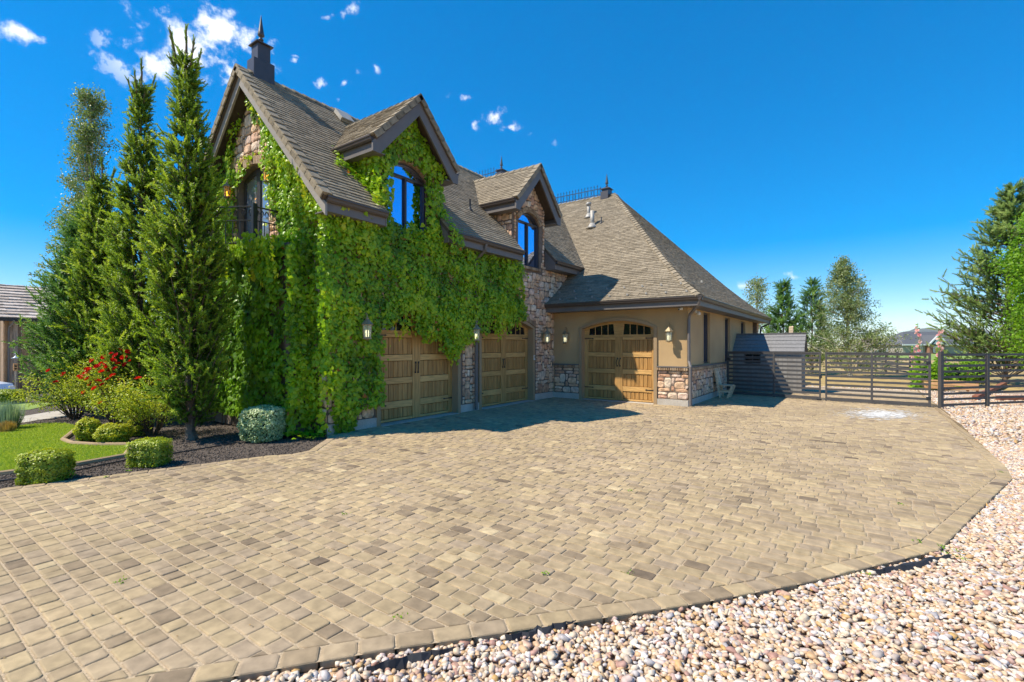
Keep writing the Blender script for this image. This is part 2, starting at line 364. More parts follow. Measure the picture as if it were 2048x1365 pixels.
def tiles(mb, O, u, v, poly, e=.112, wmin=.16, wmax=.30, t=.016, m=0, seed=3):
    """shingle courses on a sloping plane; poly is a convex outline in (u along the eave, v up the slope)"""
    rd = random.Random(seed); O = Vector(O); u = Vector(u).normalized(); v = Vector(v).normalized(); n = u.cross(v)
    if n.z < 0: n = -n
    poly = ccw(poly); lo = min(p[1] for p in poly); hi = max(p[1] for p in poly); a0 = min(p[0] for p in poly); a1 = max(p[0] for p in poly)
    k0 = int(math.floor(lo/e))
    for k in range(k0, int(math.ceil(hi/e))):
        x = a0-rd.uniform(0, wmax)
        while x < a1:
            w = rd.uniform(wmin, wmax); th = t*rd.uniform(.75, 1.25); dv = rd.choice((0, 0, 0, -.012))
            q = [(x+.003, k*e+dv), (x+w-.003, k*e+dv), (x+w-.003, (k+1)*e+.01), (x+.003, (k+1)*e+.01)]; x += w
            for i in range(len(poly)):
                q = clip_half(q, poly[i], poly[(i+1) % len(poly)])
                if len(q) < 3: break
            if len(q) < 3 or area(q) < .0006: continue
            def hgt(b): return .004+th*max(0., 1-(b-k*e)/(e*1.08))
            top = [O+u*a+v*b+n*hgt(b) for a, b in q]; bot = [O+u*a+v*b-n*.012 for a, b in q]; c = len(q)
            Fc = [list(range(c))]+[(i, c+i, c+(i+1) % c, (i+1) % c) for i in range(c)]
            mb.add(top+bot, Fc, m)
def slab(mb, pts, t, m=0):
    """flat polygon given by 3-D points, thickened downwards along its normal"""
    P = [Vector(p) for p in pts]; n = (P[1]-P[0]).cross(P[2]-P[0]).normalized()
    if n.z < 0: P = P[::-1]; n = -n
    c = len(P); V = P+[p-n*t for p in P]
    mb.add(V, [list(range(c)), list(range(2*c-1, c-1, -1))]+[(i, c+i, c+(i+1) % c, (i+1) % c) for i in range(c)], m)
def caps_along(mb, p, q, w=.11, L=.26, t=.035, up=(0, 0, 1), m=0, fold=.0):
    """overlapping ridge / hip / rake cap tiles from p (low) to q (high)"""
    p = Vector(p); q = Vector(q); d = (q-p); ln = d.length; d.normalize(); up = Vector(up); s = d.cross(up).normalized(); n = s.cross(d).normalized()
    k = max(1, int(ln/L)); L = ln/k
    for i in range(k):
        c = p+d*(L*(i+.5)); tilt = n*.014
        a = d*(L*.56)-tilt
        # a folded cap: two leaves falling away from the crest
        for sg in (-1, 1):
            e0 = c-a+n*t; e1 = c+a+n*t; o = s*sg*w-n*fold
            V = [e0, e1, e1+o, e0+o, e0-n*.05, e1-n*.05, e1+o-n*.05, e0+o-n*.05]
            mb.add(V, [(0, 1, 2, 3), (7, 6, 5, 4), (0, 3, 7, 4), (2, 1, 5, 6), (3, 2, 6, 7), (1, 0, 4, 5)], m)

# ---------- numpy instancing into ONE mesh
def npmesh(name, V, Fc, tint, mat, parent=None, origin=(0, 0, 0), smooth=False):
    V = np.asarray(V, dtype=np.float32)-np.asarray(origin, dtype=np.float32); nf, k = Fc.shape
    me = bpy.data.meshes.new(name); me.vertices.add(len(V)); me.vertices.foreach_set('co', V.ravel())
    me.loops.add(nf*k); me.loops.foreach_set('vertex_index', Fc.astype(np.int32).ravel())
    me.polygons.add(nf); me.polygons.foreach_set('loop_start', np.arange(0, nf*k, k, dtype=np.int32))
    me.polygons.foreach_set('loop_total', np.full(nf, k, dtype=np.int32))
    if smooth: me.polygons.foreach_set('use_smooth', np.ones(nf, dtype=bool))
    if tint is not None:
        at_ = me.attributes.new('tint', 'FLOAT', 'POINT'); at_.data.foreach_set('value', np.asarray(tint, dtype=np.float32))
    me.materials.append(M[mat]); me.update(calc_edges=True); me.validate()
    o = bpy.data.objects.new(name, me); COL.objects.link(o)
    if parent: o.parent = parent
    else: o.location = origin
    return o
def frames(z, roll=None, xh=None):
    """N rotation matrices (columns x,y,z) with z along the given vectors"""
    z = z/np.linalg.norm(z, axis=1, keepdims=True); N = len(z)
    if xh is None: xh = rng.normal(size=(N, 3))
    x = xh-z*np.sum(xh*z, axis=1, keepdims=True); x /= np.linalg.norm(x, axis=1, keepdims=True)+1e-9
    y = np.cross(z, x); return np.stack([x, y, z], axis=2)
def instance(tv, tf, Rm, sc, pos):
    N = len(pos); sc = np.asarray(sc, dtype=np.float64)
    if sc.ndim == 1: sc = sc[:, None].repeat(3, 1)
    V = np.einsum('nij,nkj->nki', Rm, tv[None]*sc[:, None, :])+pos[:, None, :]
    K = len(tv); Fc = (tf[None]+(np.arange(N)*K)[:, None, None]).reshape(-1, tf.shape[1])
    return V.reshape(-1, 3), Fc
def gather(parts):
    V = []; Fc = []; T = []; o = 0
    for v, f, t in parts: V.append(v); Fc.append(f+o); T.append(t); o += len(v)
    return np.concatenate(V), np.concatenate(Fc), np.concatenate(T)
# leaf: y is the tip direction, z the face normal, 1 long
def leaf_ivy():
    o = [(0, -.38), (.30, -.46), (.52, -.12), (.34, .06), (.22, .30), (0, .62), (-.22, .30), (-.34, .06), (-.52, -.12), (-.30, -.46)]
    v = [(0, 0, .06)]+[(x, y, -.16*abs(x)-.10*max(0, y)) for x, y in o]
    return np.array(v), np.array([(0, i+1, (i+1) % 10+1) for i in range(10)])
def leaf_small():
    v = [(0, -.5, 0), (.30, 0, -.08), (0, .5, -.05), (-.30, 0, -.08), (0, 0, .05)]
    return np.array(v), np.array([(0, 1, 4), (1, 2, 4), (2, 3, 4), (3, 0, 4)])
def shoot(n=16, L=1., nl=.28, w=.05, fwd=.75, seed=0, tip=True):
    """a needle-clad twig along +z, length L: n narrow blades leaning forward"""
    r = np.random.default_rng(seed); V = []; Fc = []
    for i in range(n):
        z0 = L*(i/n)*.9; a = 2.4*i+r.uniform(-.3, .3); l = nl*(1-.45*(i/n))*r.uniform(.8, 1.15)
        dv = np.array([math.cos(a), math.sin(a), fwd]); dv /= np.linalg.norm(dv); side = np.array([-math.sin(a), math.cos(a), 0])*w
        b = np.array([0, 0, z0]); k = len(V); V += [b-side, b+side, b+dv*l]; Fc.append((k, k+1, k+2))
    for a in (0, PI/2):
        s = np.array([math.cos(a), math.sin(a), 0])*w*.9; k = len(V); V += [-s, s, np.array([0, 0, L*1.02])]; Fc.append((k, k+1, k+2))
    return np.array(V), np.array(Fc)
def uvsphere_ico(sub=1):
    bm = bmesh.new(); bmesh.ops.create_icosphere(bm, subdivisions=sub, radius=1.)
    v = np.array([x.co[:] for x in bm.verts]); f = np.array([[y.index for y in x.verts] for x in bm.faces]); bm.free(); return v, f
SKY_STRENGTH, SKY_SAT, SKY_HUE, EXPOSURE, CLOUD, GAM, VAL = .15, 2.1, .505, 1.13, 4.6, .65, 1.06
# ================================================================== SETTING: ground, paving, beds
def sheet(name, poly, z, mat, kind='structure', t=None):
    mb = MB(); tris = tessellate_polygon([[Vector((x, y, 0)) for x, y in poly]])
    V = [(x, y, z) for x, y in poly]; Fc = []
    for a, b, c in tris:
        ar = (V[b][0]-V[a][0])*(V[c][1]-V[a][1])-(V[b][1]-V[a][1])*(V[c][0]-V[a][0])
        Fc.append((a, b, c) if ar > 0 else (a, c, b))
    mb.add(V, Fc); o = mb.build(name, mat); tag(o, kind=kind); return o
NZ = -1.25                                                          # the neighbour's plot lies lower
gm_ = MB(); xa, xb_ = -17.6, -21.5
gm_.add([(xa, -900, -.09), (900, -900, -.09), (900, 900, -.09), (xa, 900, -.09), (xb_, -900, NZ), (xb_, 900, NZ), (-900, -900, NZ), (-900, 900, NZ)], [(0, 1, 2, 3), (4, 0, 3, 5), (6, 4, 5, 7)])
tag(gm_.build('ground', 'field'), kind='structure')

RIGHT = [(-4.9, -1.8), (-2.75, 1.04), (-2.12, 1.84), (-1.55, 2.51), (-.90, 3.28), (-.34, 4.02), (.55, 5.36), (1.63, 8.85), (1.71, 9.6), (1.87, 17.5)]
BED = [(-8.3, 5.5), (-7.95, 5.26), (-7.30, 4.50), (-7.28, 4.2), (-7.49, 3.86), (-8.35, 1.15), (-9.2, -1.8)]
DRIVE = RIGHT+[(1.9, 24), (-3.92, 24), (-3.92, 14.0), (-8.3, 14.0)]+BED
NB = len(RIGHT)-1
ND = len(DRIVE)
border = [i < NB or (i >= ND-len(BED) and i < ND-1) for i in range(ND)]
BW = .135
def offset_poly(P, ws):
    n = len(P); out = []
    for i in range(n):
        p0, p1, p2 = P[i-1], P[i], P[(i+1) % n]; w0, w1 = ws[i-1], ws[i]
        d0 = Vector((p1[0]-p0[0], p1[1]-p0[1])).normalized(); d1 = Vector((p2[0]-p1[0], p2[1]-p1[1])).normalized()
        n0 = Vector((-d0.y, d0.x)); n1 = Vector((-d1.y, d1.x))
        a = Vector(p1)+n0*w0; b = Vector(p1)+n1*w1; cr = d0.x*d1.y-d0.y*d1.x
        if abs(cr) < 1e-4: out.append((a.x, a.y)); continue
        t = ((b-a).x*d1.y-(b-a).y*d1.x)/cr; q = a+d0*t; out.append((q.x, q.y))
    return out
INNER = offset_poly(DRIVE, [BW+.004 if b else .0 for b in border])
sheet('driveway_base', DRIVE, -.0085, 'sand')
def paver(mb, q, dome=.0, far=False):
    """one tumbled paver from a convex outline: rounded shoulders, slight tilt"""
    q = ccw(q); n = len(q); cx = sum(p[0] for p in q)/n; cy = sum(p[1] for p in q)/n
    r = max(.02, min(math.hypot(p[0]-cx, p[1]-cy) for p in q)); dz = random.gauss(0, .0013); tx = random.gauss(0, .009); ty = random.gauss(0, .009)
    def ring(ins, z):
        s = 1-ins/r*1.25
        return [(cx+(x-cx)*s, cy+(y-cy)*s, z+dz+(x-cx)*tx+(y-cy)*ty if z > -.03 else z) for x, y in q]
    rs = [ring(.0015, -.05), ring(.0015, -.0078), ring(.005, -.0028), ring(.014, 0.)]
    if far: rs = [rs[0], rs[1], rs[3]]
    V = [p for x in rs for p in x]; Fc = []
    for a in range(len(rs)-1):
        for k in range(n): Fc.append((a*n+k, a*n+(k+1) % n, (a+1)*n+(k+1) % n, (a+1)*n+k))
    Fc.append([(len(rs)-1)*n+k for k in range(n)]); mb.add(V, Fc)
def corner_cut(q, c):
    out = []
    for i in range(len(q)):
        p0, p, p2 = Vector(q[i-1]), Vector(q[i]), Vector(q[(i+1) % len(q)])
        cc = c*random.uniform(.5, 1.6)
        a = p+(p0-p).normalized()*min(cc, (p0-p).length*.3); b = p+(p2-p).normalized()*min(cc, (p2-p).length*.3)
        out += [tuple(a), tuple(b)]
    return out
pv = MB(); RW = .128; g = .0035
ymin, ymax = -1.8, 24.
k = 0; y = ymin
while y < ymax:
    x = -9.4+random.uniform(-.2, 0)
    while x < 2.3:
        w = random.choice((.128, .19, .19, .19)); c = (x+w/2, y+RW/2)
        r_ = [(x+g*.8, y+g*1.25), (x+w-g*.8, y+g*1.25), (x+w-g*.8, y+RW-g*1.25), (x+g*.8, y+RW-g*1.25)]
        x += w
        b_ = -c[0]*ST+c[1]*CT; a_ = c[0]*CT+c[1]*ST
        if b_ < .7 or abs(a_) > b_*1.2+1.9: continue
        if c[1] > 21.5: continue
        ins = [inside(p, INNER) for p in r_]
        if not any(ins) and not inside(c, INNER): continue
        if not all(ins):
            for i in range(ND):
                p, q = INNER[i], INNER[(i+1) % ND]
                d = Vector((q[0]-p[0], q[1]-p[1])); L = d.length
                if L < 1e-6: continue
                d /= L; s = (c[0]-p[0])*d.x+(c[1]-p[1])*d.y; h = abs((c[0]-p[0])*d.y-(c[1]-p[1])*d.x)
                if -.12 < s < L+.12 and h < .2:
                    pp = (p[0]-d.y*.004, p[1]+d.x*.004); qq = (q[0]-d.y*.004, q[1]+d.x*.004)
                    r_ = clip_half(r_, pp, qq)
                    if len(r_) < 3: break
            if len(r_) < 3 or area(r_) < .0012: continue
        far = b_ > 9
        paver(pv, r_ if far or len(r_) != 4 else corner_cut(r_, .011), far=far)
    y += RW
for i in range(ND):
    if not border[i]: continue
    p0, p1 = DRIVE[i], DRIVE[(i+1) % ND]; q0, q1 = INNER[i], INNER[(i+1) % ND]
    L = math.hypot(p1[0]-p0[0], p1[1]-p0[1]); n = max(1, int(round(L/.198)))
    for j in range(n):
        f = lambda A, B, t: (A[0]+(B[0]-A[0])*t, A[1]+(B[1]-A[1])*t)
        t0, t1 = j/n+.003/L, (j+1)/n-.003/L
        q = [f(p0, p1, t0), f(p0, p1, t1), f(q0, q1, t1), f(q0, q1, t0)]
        c = q[0]; b_ = -c[0]*ST+c[1]*CT
        if b_ < .4: continue
        paver(pv, corner_cut(q, .013))
tag(pv.build('driveway', 'paver'), kind='structure')

# chalky spill on the pavers near the gate: thin patches
cs = MB()
for i in range(900):
    px = 1760+random.gauss(0, 1)*48; py = 829+random.gauss(0, 1)*4.5+(px-1760)*.035
    if abs(px-1765)*1.0 > 118: continue
    x, y = G(px, py); s = random.uniform(.010, .055)*(1.3-min(1, abs(px-1765)/118))
    n = 7; V = []
    for j in range(n):
        t = 2*PI*j/n; rr = s*random.uniform(.5, 1.2); V.append((x+rr*1.5*math.cos(t), y+rr*.55*math.sin(t), .0065+i*1e-6))
    cs.add(V, [list(range(n))])
tag(cs.build('chalk_stain', 'chalk'), kind='stuff')
tag(bpy.data.objects['chalk_stain'], 'scattered white chalky stain on the pavers before the gate', 'stain')

# gravel bed
GR = RIGHT+[(1.9, 24), (3.0, 27), (16, 27), (16, -1.8)]
sheet('gravel_bed', GR[::-1], -.055, 'gravelbase')
def pebbles():
    def hull(seed, n=20):
        r = np.random.default_rng(seed); bm = bmesh.new(); p = r.normal(size=(n, 3)); p /= np.linalg.norm(p, axis=1, keepdims=True); p *= r.uniform(.82, 1.08, (n, 1))
        for q in p: bm.verts.new(q)
        g = bmesh.ops.convex_hull(bm, input=bm.verts); bmesh.ops.delete(bm, geom=[v for v in bm.verts if not v.link_faces], context='VERTS'); bmesh.ops.triangulate(bm, faces=bm.faces); bm.verts.index_update()
        v = np.array([x.co[:] for x in bm.verts]); f = np.array([[y.index for y in x.verts] for x in bm.faces]); bm.free(); return v, f
    parts = []
    def field(n, b0, b1, r0, r1, hn):
        P = []
        while len(P) < n:
            m = 4*n; b = np.sqrt(rng.uniform(b0*b0, b1*b1, m)); a = rng.uniform(-.85, 1.36, m)*b
            x = a*CT-b*ST; y = a*ST+b*CT
            for i in range(m):
                if x[i] < -4.5 or x[i] > 15 or y[i] > 24.5 or y[i] < -1.7: continue
                if inside((x[i], y[i]), DRIVE): continue
                P.append((x[i], y[i]))
                if len(P) >= n: break
        P = np.array(P[:n]); N = len(P)
        r = rng.uniform(r0, r1, N)*np.where(rng.random(N) < .08, 1.45, 1.)
        sc = np.stack([r*rng.uniform(1., 1.5, N), r*rng.uniform(.75, 1.05, N), r*rng.uniform(.42, .75, N)], 1)
        nz = np.stack([rng.normal(0, .33, N), rng.normal(0, .33, N), np.ones(N)], 1)
        # keep the stones clear of the edge pavers
        pos = np.stack([P[:, 0], P[:, 1], -.047+sc[:, 2]*.7+rng.uniform(0, .012, N)], 1)
        grp = rng.integers(0, 9, N); Rm = frames(nz); tt = rng.random(N)
        for q in range(9):
            tv, tf = hull(q+hn, hn); m = grp == q; v, f = instance(tv, tf, Rm[m], sc[m], pos[m]); parts.append((v, f, np.repeat(tt[m], len(tv))))
    field(19500, 1.3, 4.3, .0105, .0235, 24)
    field(27500, 4.3, 8.5, .0145, .026, 15)
    field(23000, 8.5, 21, .024, .042, 11)
    v, f, t = gather(parts)
    o = npmesh('river_gravel', v, f, t, 'gravel', smooth=True)
    tag(o, 'cream, peach and grey river pebbles bordering the paved drive', 'gravel', kind='stuff')
pebbles()
# torn black landscape cloth showing along the paver edge
def cloth(pts, w):
    mb = MB(); V = []
    for i, (x, y) in enumerate(pts):
        a = pts[max(0, i-1)]; b = pts[min(len(pts)-1, i+1)]; d = Vector((b[0]-a[0], b[1]-a[1])).normalized(); ww = w*(.3+.7*math.sin(PI*i/(len(pts)-1)))
        for s, dz in ((-.5, -.03), (-.15, .012), (.2, .004), (.5, -.025)):
            V.append((x-d.y*ww*s+random.uniform(-.008, .008), y+d.x*ww*s, -.012+dz+random.uniform(-.008, .012)))
    Fc = [(i*4+j, i*4+j+1, i*4+j+5, i*4+j+4) for i in range(len(pts)-1) for j in range(3)]
    mb.add(V, Fc); return mb
for lab, (pa, pb), w in (('torn black weed cloth strip poking from the pebbles at the right bend of the paving', ((1745, 1140), (1905, 1108)), .10),
                         ('crumpled black weed cloth beside the middle edge pavers', ((1010, 1272), (1150, 1238)), .07),
                         ('shorter black weed cloth scrap beside the front edge pavers', ((735, 1330), (905, 1292)), .07)):
    a, b = G(*pa), G(*pb); pts = [(a[0]+(b[0]-a[0])*t+random.uniform(-.015, .015), a[1]+(b[1]-a[1])*t+random.uniform(-.015, .015)) for t in np.linspace(0, 1, 14)]
    tag(cloth(pts, w).build('weed_cloth', 'fabric', origin=(a[0], a[1], -.05)), lab, 'weed cloth', 'weed cloth scraps along the pavers')

# mulch bed, lawn, kerb, path
sheet('planting_bed', BED+[(-24, -1.8), (-24, 7.5), (-13.9, 7.5), (-13.9, 5.5)], -.030, 'mulchbase')
LAWN_PX = [(-420, 1012), (0, 947), (155, 928), (250, 911), (259, 899), (257, 887), (190, 886), (145, 884), (128, 878), (140, 870), (158, 852), (130, 845), (97, 845), (42, 849), (0, 859), (-420, 905)]
LAWN = [G(*p) for p in LAWN_PX]
sheet('lawn', LAWN, -.022, 'lawnbase')
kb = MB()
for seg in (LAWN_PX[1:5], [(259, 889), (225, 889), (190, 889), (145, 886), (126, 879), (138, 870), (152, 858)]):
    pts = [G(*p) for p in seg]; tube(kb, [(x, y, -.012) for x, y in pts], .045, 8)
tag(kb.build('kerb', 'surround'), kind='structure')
hose = MB()
tube(hose, [(*G(*p), -.012) for p in ((-400, 1022), (0, 960), (80, 950), (160, 938), (255, 918), (350, 905), (470, 885))], .012, 6)
tag(hose.build('drip_hose', 'iron'), 'thin black drip hose lying along the mulch bed', 'hose')
sheet('path', [G(*p) for p in ((-160, 868), (0, 852), (80, 838), (146, 830), (190, 822), (150, 816), (95, 823), (40, 832), (-160, 850))], -.020, 'concrete')
sheet('lawn', [G(*p) for p in ((-200, 832), (0, 822), (60, 818), (95, 810), (120, 806), (60, 804), (-200, 806))], -.020, 'farlawn')
sheet('neighbour_drive', [G(*p, NZ) for p in ((-400, 800), (180, 800), (330, 790), (330, 762), (-400, 762))], NZ+.02, 'concrete')
def chips():
    tv, tf = uvsphere_ico(1); N = 9000; P = []
    while len(P) < N:
        px = rng.uniform(-20, 720); py = rng.uniform(835, 985)
        p = G(px, py)
        if inside(p, DRIVE) or inside(p, LAWN) or p[1] > 5.85: continue
        P.append(p)
    P = np.array(P); sc = np.stack([rng.uniform(.008, .02, N), rng.uniform(.006, .012, N), rng.uniform(.003, .008, N)], 1)
    nz = np.stack([rng.normal(0, .4, N), rng.normal(0, .4, N), np.ones(N)], 1)
    v, f = instance(tv, tf, frames(nz), sc, np.stack([P[:, 0], P[:, 1], rng.uniform(-.03, -.018, N)], 1))
    tag(npmesh('mulch_chips', v, f, np.repeat(rng.random(N)**1.5, len(tv)), 'mulch'), 'dark bark mulch chips in the planting bed', 'mulch', kind='stuff')
chips()
def blades(name, poly_px, n, h0, h1, w, mat, reject=None, lean=.35):
    P = []
    xs = [p[0] for p in poly_px]; ys = [p[1] for p in poly_px]
    while len(P) < n:
        px = rng.uniform(min(xs), max(xs)); py = rng.uniform(min(ys), max(ys))
        if inside((px, py), poly_px): P.append(G(px, py))
    P = np.array(P); tv = np.array([(-1., 0, 0), (1., 0, 0), (.55, .12, .6), (0, .4, 1.)]); tf = np.array([(0, 1, 2), (0, 2, 3)])
    z = np.stack([rng.normal(0, lean, n), rng.normal(0, lean, n), np.ones(n)], 1); h = rng.uniform(h0, h1, n)
    v, f = instance(tv, tf, frames(z), np.stack([np.full(n, w), h, h], 1), np.stack([P[:, 0], P[:, 1], np.full(n, -.022)], 1))
    return npmesh(name, v, f, np.repeat(rng.random(n), 4), mat)
tag(blades('lawn_grass', [p for p in LAWN_PX if p[0] > -100]+[(-40, 865), (-40, 950)][:0], 42000, .018, .04, .0042, 'grass'), 'short mown green grass of the front lawn', 'grass', kind='stuff')
# little weeds in the joints
wd = []
for px, py in ((212, 955), (255, 943), (600, 866), (1262, 983), (1258, 1147), (1090, 1148), (800, 1234), (1800, 1010), (1915, 1105), (1930, 1120), (1900, 1110), (1838, 1085), (1885, 1095), (690, 1030), (240, 1165), (1735, 1150), (2003, 945)):
    x, y = G(px, py)
    for i in range(14): wd.append((x+random.gauss(0, .02), y+random.gauss(0, .02)))
wd = np.array(wd); n = len(wd)
tv, tf = leaf_small(); z = np.stack([rng.normal(0, 1, n), rng.normal(0, 1, n), np.ones(n)*.8], 1)
v, f = instance(tv, tf, frames(z), rng.uniform(.010, .024, n), np.stack([wd[:, 0], wd[:, 1], rng.uniform(.004, .02, n)], 1))
tag(npmesh('joint_weeds', v, f, np.repeat(rng.random(n), len(tv)), 'maple'), 'tiny green weeds sprouting between pavers and pebbles', 'weeds', kind='stuff')

# ================================================================== HOUSE
XF, YG, YW, XS = -8.3, 5.5, 14.0, -3.92
house = thing('stone_house', (-8.3, 14.0, 0), 'large stone and tan stucco house with steep shingle roofs and three wooden garage doors', 'house')
HO = (-8.3, 14.0, 0)
def part(mb, name, mats, parent=None, smooth=False):
    return mb.build(name, mats, parent or house, HO, smooth)
fF = frame((XF, 0, 0), (0, 1, 0), (0, 0, 1), (1, 0, 0))
fG = frame((0, YG, 0), (1, 0, 0), (0, 0, 1), (0, -1, 0))
fW = frame((0, YW, 0), (1, 0, 0), (0, 0, 1), (0, -1, 0))
fS = frame((XS, 0, 0), (0, 1, 0), (0, 0, 1), (1, 0, 0))
D1, D2 = 7.53, 12.52          # dormer centres
DOORF = [(6.75, 9.2), (10.15, 12.7)]; DOORW = (-7.22, -4.87)
VS, RISE = 2.25, .23
def arch_loop(u0, u1, v0, vs, rise): return [(u0, v0), (u1, v0)]+arc(u0, u1, vs, rise)[::-1]
def winloop(c, e=0.): return arch_loop(c-.59-e, c+.59+e, 4.17-e, 5.52, .30+e)
# --- facade
out = [(YG, 0)]
for a, b in DOORF: out += [(a-.03, 0)]+arc(a-.03, b+.03, VS, RISE+.03)+[(b+.03, 0)]
out += [(15.2, 0), (15.2, 4.3)]
for c in (D2, D1): out += [(c+.90, 4.3), (c+.90, 6.10), (c, 6.98), (c-.90, 6.10), (c-.90, 4.3)]
out += [(YG, 4.3)]
mb = MB(); wall_poly(mb, fF, out, [winloop(D1), winloop(D2)], .25, 0)
clear = [arch_loop(a-.13, b+.13, -.1, VS+.03, RISE+.2) for a, b in DOORF]+[winloop(D1, .1), winloop(D2, .1)]
okf = lambda a, b: inside((a, b), out) and not any(inside((a, b), l) for l in clear)
stones(mb, fF, YG, 14.9, .2, 7.0, okf, seed=11)
part(mb, 'stone_facade', ['mortar', 'stone'])
# --- gable wall
AX, AZ, SL = -11.1, 7.86, 1.049       # ridge x, z, slope
BD = (-11.82, -10.46)
gl = [(-13.9, 0), (XF-.25, 0), (XF-.25, 4.55), (AX, 7.55), (-13.9, 4.55)]
bdl = arch_loop(BD[0], BD[1], 3.70, 5.58, .20)
mb = MB(); wall_poly(mb, fG, gl, [bdl], .25, 0)
bdc = arch_loop(BD[0]-.02, BD[1]+.02, 3.6, 5.58, .40)
stones(mb, fG, -13.9, XF, .2, 7.5, lambda a, b: inside((a, b), gl[:1]+[(XF, 0), (XF, 4.8)]+gl[3:]) and not inside((a, b), bdc), seed=5)
for i in range(24):                                              # soldier brick arch
    t = -1+2*(i+.5)/24; w = .70; rr = (w*w+.2*.2)/(2*.2); a0 = math.asin(min(1, w/rr))*t
    c = fG((BD[0]+BD[1])/2+(rr+.10)*math.sin(a0), 5.58+.20-rr+(rr+.10)*math.cos(a0), .03)
    obox(mb, c, Vector((math.cos(a0), 0, -math.sin(a0)))*.027, Vector((0, -1, 0))*.035, Vector((math.sin(a0), 0, math.cos(a0)))*.09, 2)
part(mb, 'gable_wall', ['mortar', 'stone', 'brick'])
# --- unseen sides that close the volume
mb = MB(); box(mb, -13.9, -13.65, 5.8, 24, 0, 4.5); box(mb, -13.64, -8.4, 23.7, 24, 0, 4.0)
part(mb, 'rear_wall', 'stucco')
# --- projecting bay under the balcony
mb = MB(); box(mb, -13.6, -8.78, 5.0, 5.49, 0, 3.68); part(mb, 'bay', 'mortar')
# --- foundation band
for bx_ in ([(XF-.02, XF+.035, a, b, -.06, .19) for a, b in ((YG-.02, DOORF[0][0]-.1), (DOORF[0][1]+.1, DOORF[1][0]-.1), (DOORF[1][1]+.1, YW-.035))]
            +[(XF+.0, DOORW[0]-.1, YW-.035, YW+.02, -.06, .17), (DOORW[1]+.1, XS+.035, YW-.035, YW+.02, -.06, .17), (XS-.02, XS+.035, YW+.021, 18.95, -.06, .17)]):
    mb = MB(); box(mb, *bx_); part(mb, 'foundation', 'concrete')
# --- wing: stucco walls
mb = MB(); wo = [(XF, 0), (DOORW[0]-.03, 0)]+arc(DOORW[0]-.03, DOORW[1]+.03, VS, RISE+.03)+[(DOORW[1]+.03, 0), (XS, 0), (XS, 3.0), (XF, 3.0)]
wall_poly(mb, fW, wo, [], .25, 0)
WN = [(15.74, 16.54, 1.15, 2.77), (18.72, 19.58, 1.1, 2.75), (21.68, 22.58, 1.1, 2.73)]
so = [(YW+.25, 0), (24.4, 0), (24.4, 3.0), (YW+.25, 3.0)]
wall_poly(mb, fS, so, [[(a, c), (b, c), (b, d), (a, d)] for a, b, c, d in WN], .25, 0)
box(mb, -8, XS-.26, 24.15, 24.4, 0, 3.0)
# raised stucco fields with narrow reveal joints between them
for a, b, c, d in ((YW+.01, 15.58, 1.14, 2.99), (15.62, 15.73, 1.14, 2.99), (16.55, 18.52, 1.14, 2.99), (18.56, 18.71, 1.14, 2.99), (19.59, 21.48, .2, 2.99), (21.52, 21.67, .2, 2.99), (22.59, 24.39, .2, 2.99)):
    box(mb, XS-.02, XS+.018, a, b, c, d)
for a, b, c, d in WN: box(mb, XS-.02, XS+.018, a-.009, b+.009, d+.002, 2.985)
part(mb, 'stucco_wall', 'stucco')
# --- wainscot stone with brick sill
for a, b in ((XF+.05, DOORW[0]-.105), (DOORW[1]+.105, XS+.045)):
    mb = MB(); stones(mb, fW, a, b, .18, 1.0, lambda u, v: True, m=1, cell=.1, seed=21); fb = fW
    box(mb, a, b, YW-.012, YW+.01, .17, 1.0, 0)
    n = int((b-a)/.062)
    for i in range(n):
        u = a+(i+.5)*(b-a)/n; bbox(mb, u-.026, u+.026, YW-.085-random.uniform(0, .008), YW, 1.005, 1.085, .006, 2)
    box(mb, a, b, YW-.095, YW, 1.09, 1.125, 3)
    part(mb, 'stone_wainscot', ['mortar', 'stone', 'brick', 'trimdark'])
mb = MB(); stones(mb, fS, YW-.01, 18.95, .18, 1.0, lambda u, v: True, m=1, cell=.1, seed=22)
box(mb, XS-.01, XS+.012, YW, 18.95, .17, 1.0, 0)
for i in range(78):
    u = YW-.06+(i+.5)*5.0/78; bbox(mb, XS, XS+.085+random.uniform(0, .008), u-.026, u+.026, 1.005, 1.085, .006, 2)
box(mb, XS, XS+.095, YW-.09, 18.95, 1.09, 1.125, 3)
part(mb, 'stone_wainscot', ['mortar', 'stone', 'brick', 'trimdark'])
# porch pillar at the far end of the wing
mb = MB(); fP = frame((XS, 0, 0), (0, 1, 0), (0, 0, 1), (1, 0, 0)); box(mb, XS-.5, XS, 25.6, 26.1, 0, 3.0, 0)
stones(mb, fP, 25.6, 26.1, 0, 3.0, lambda u, v: True, seed=4)
part(mb, 'porch_pillar', ['mortar', 'stone'])

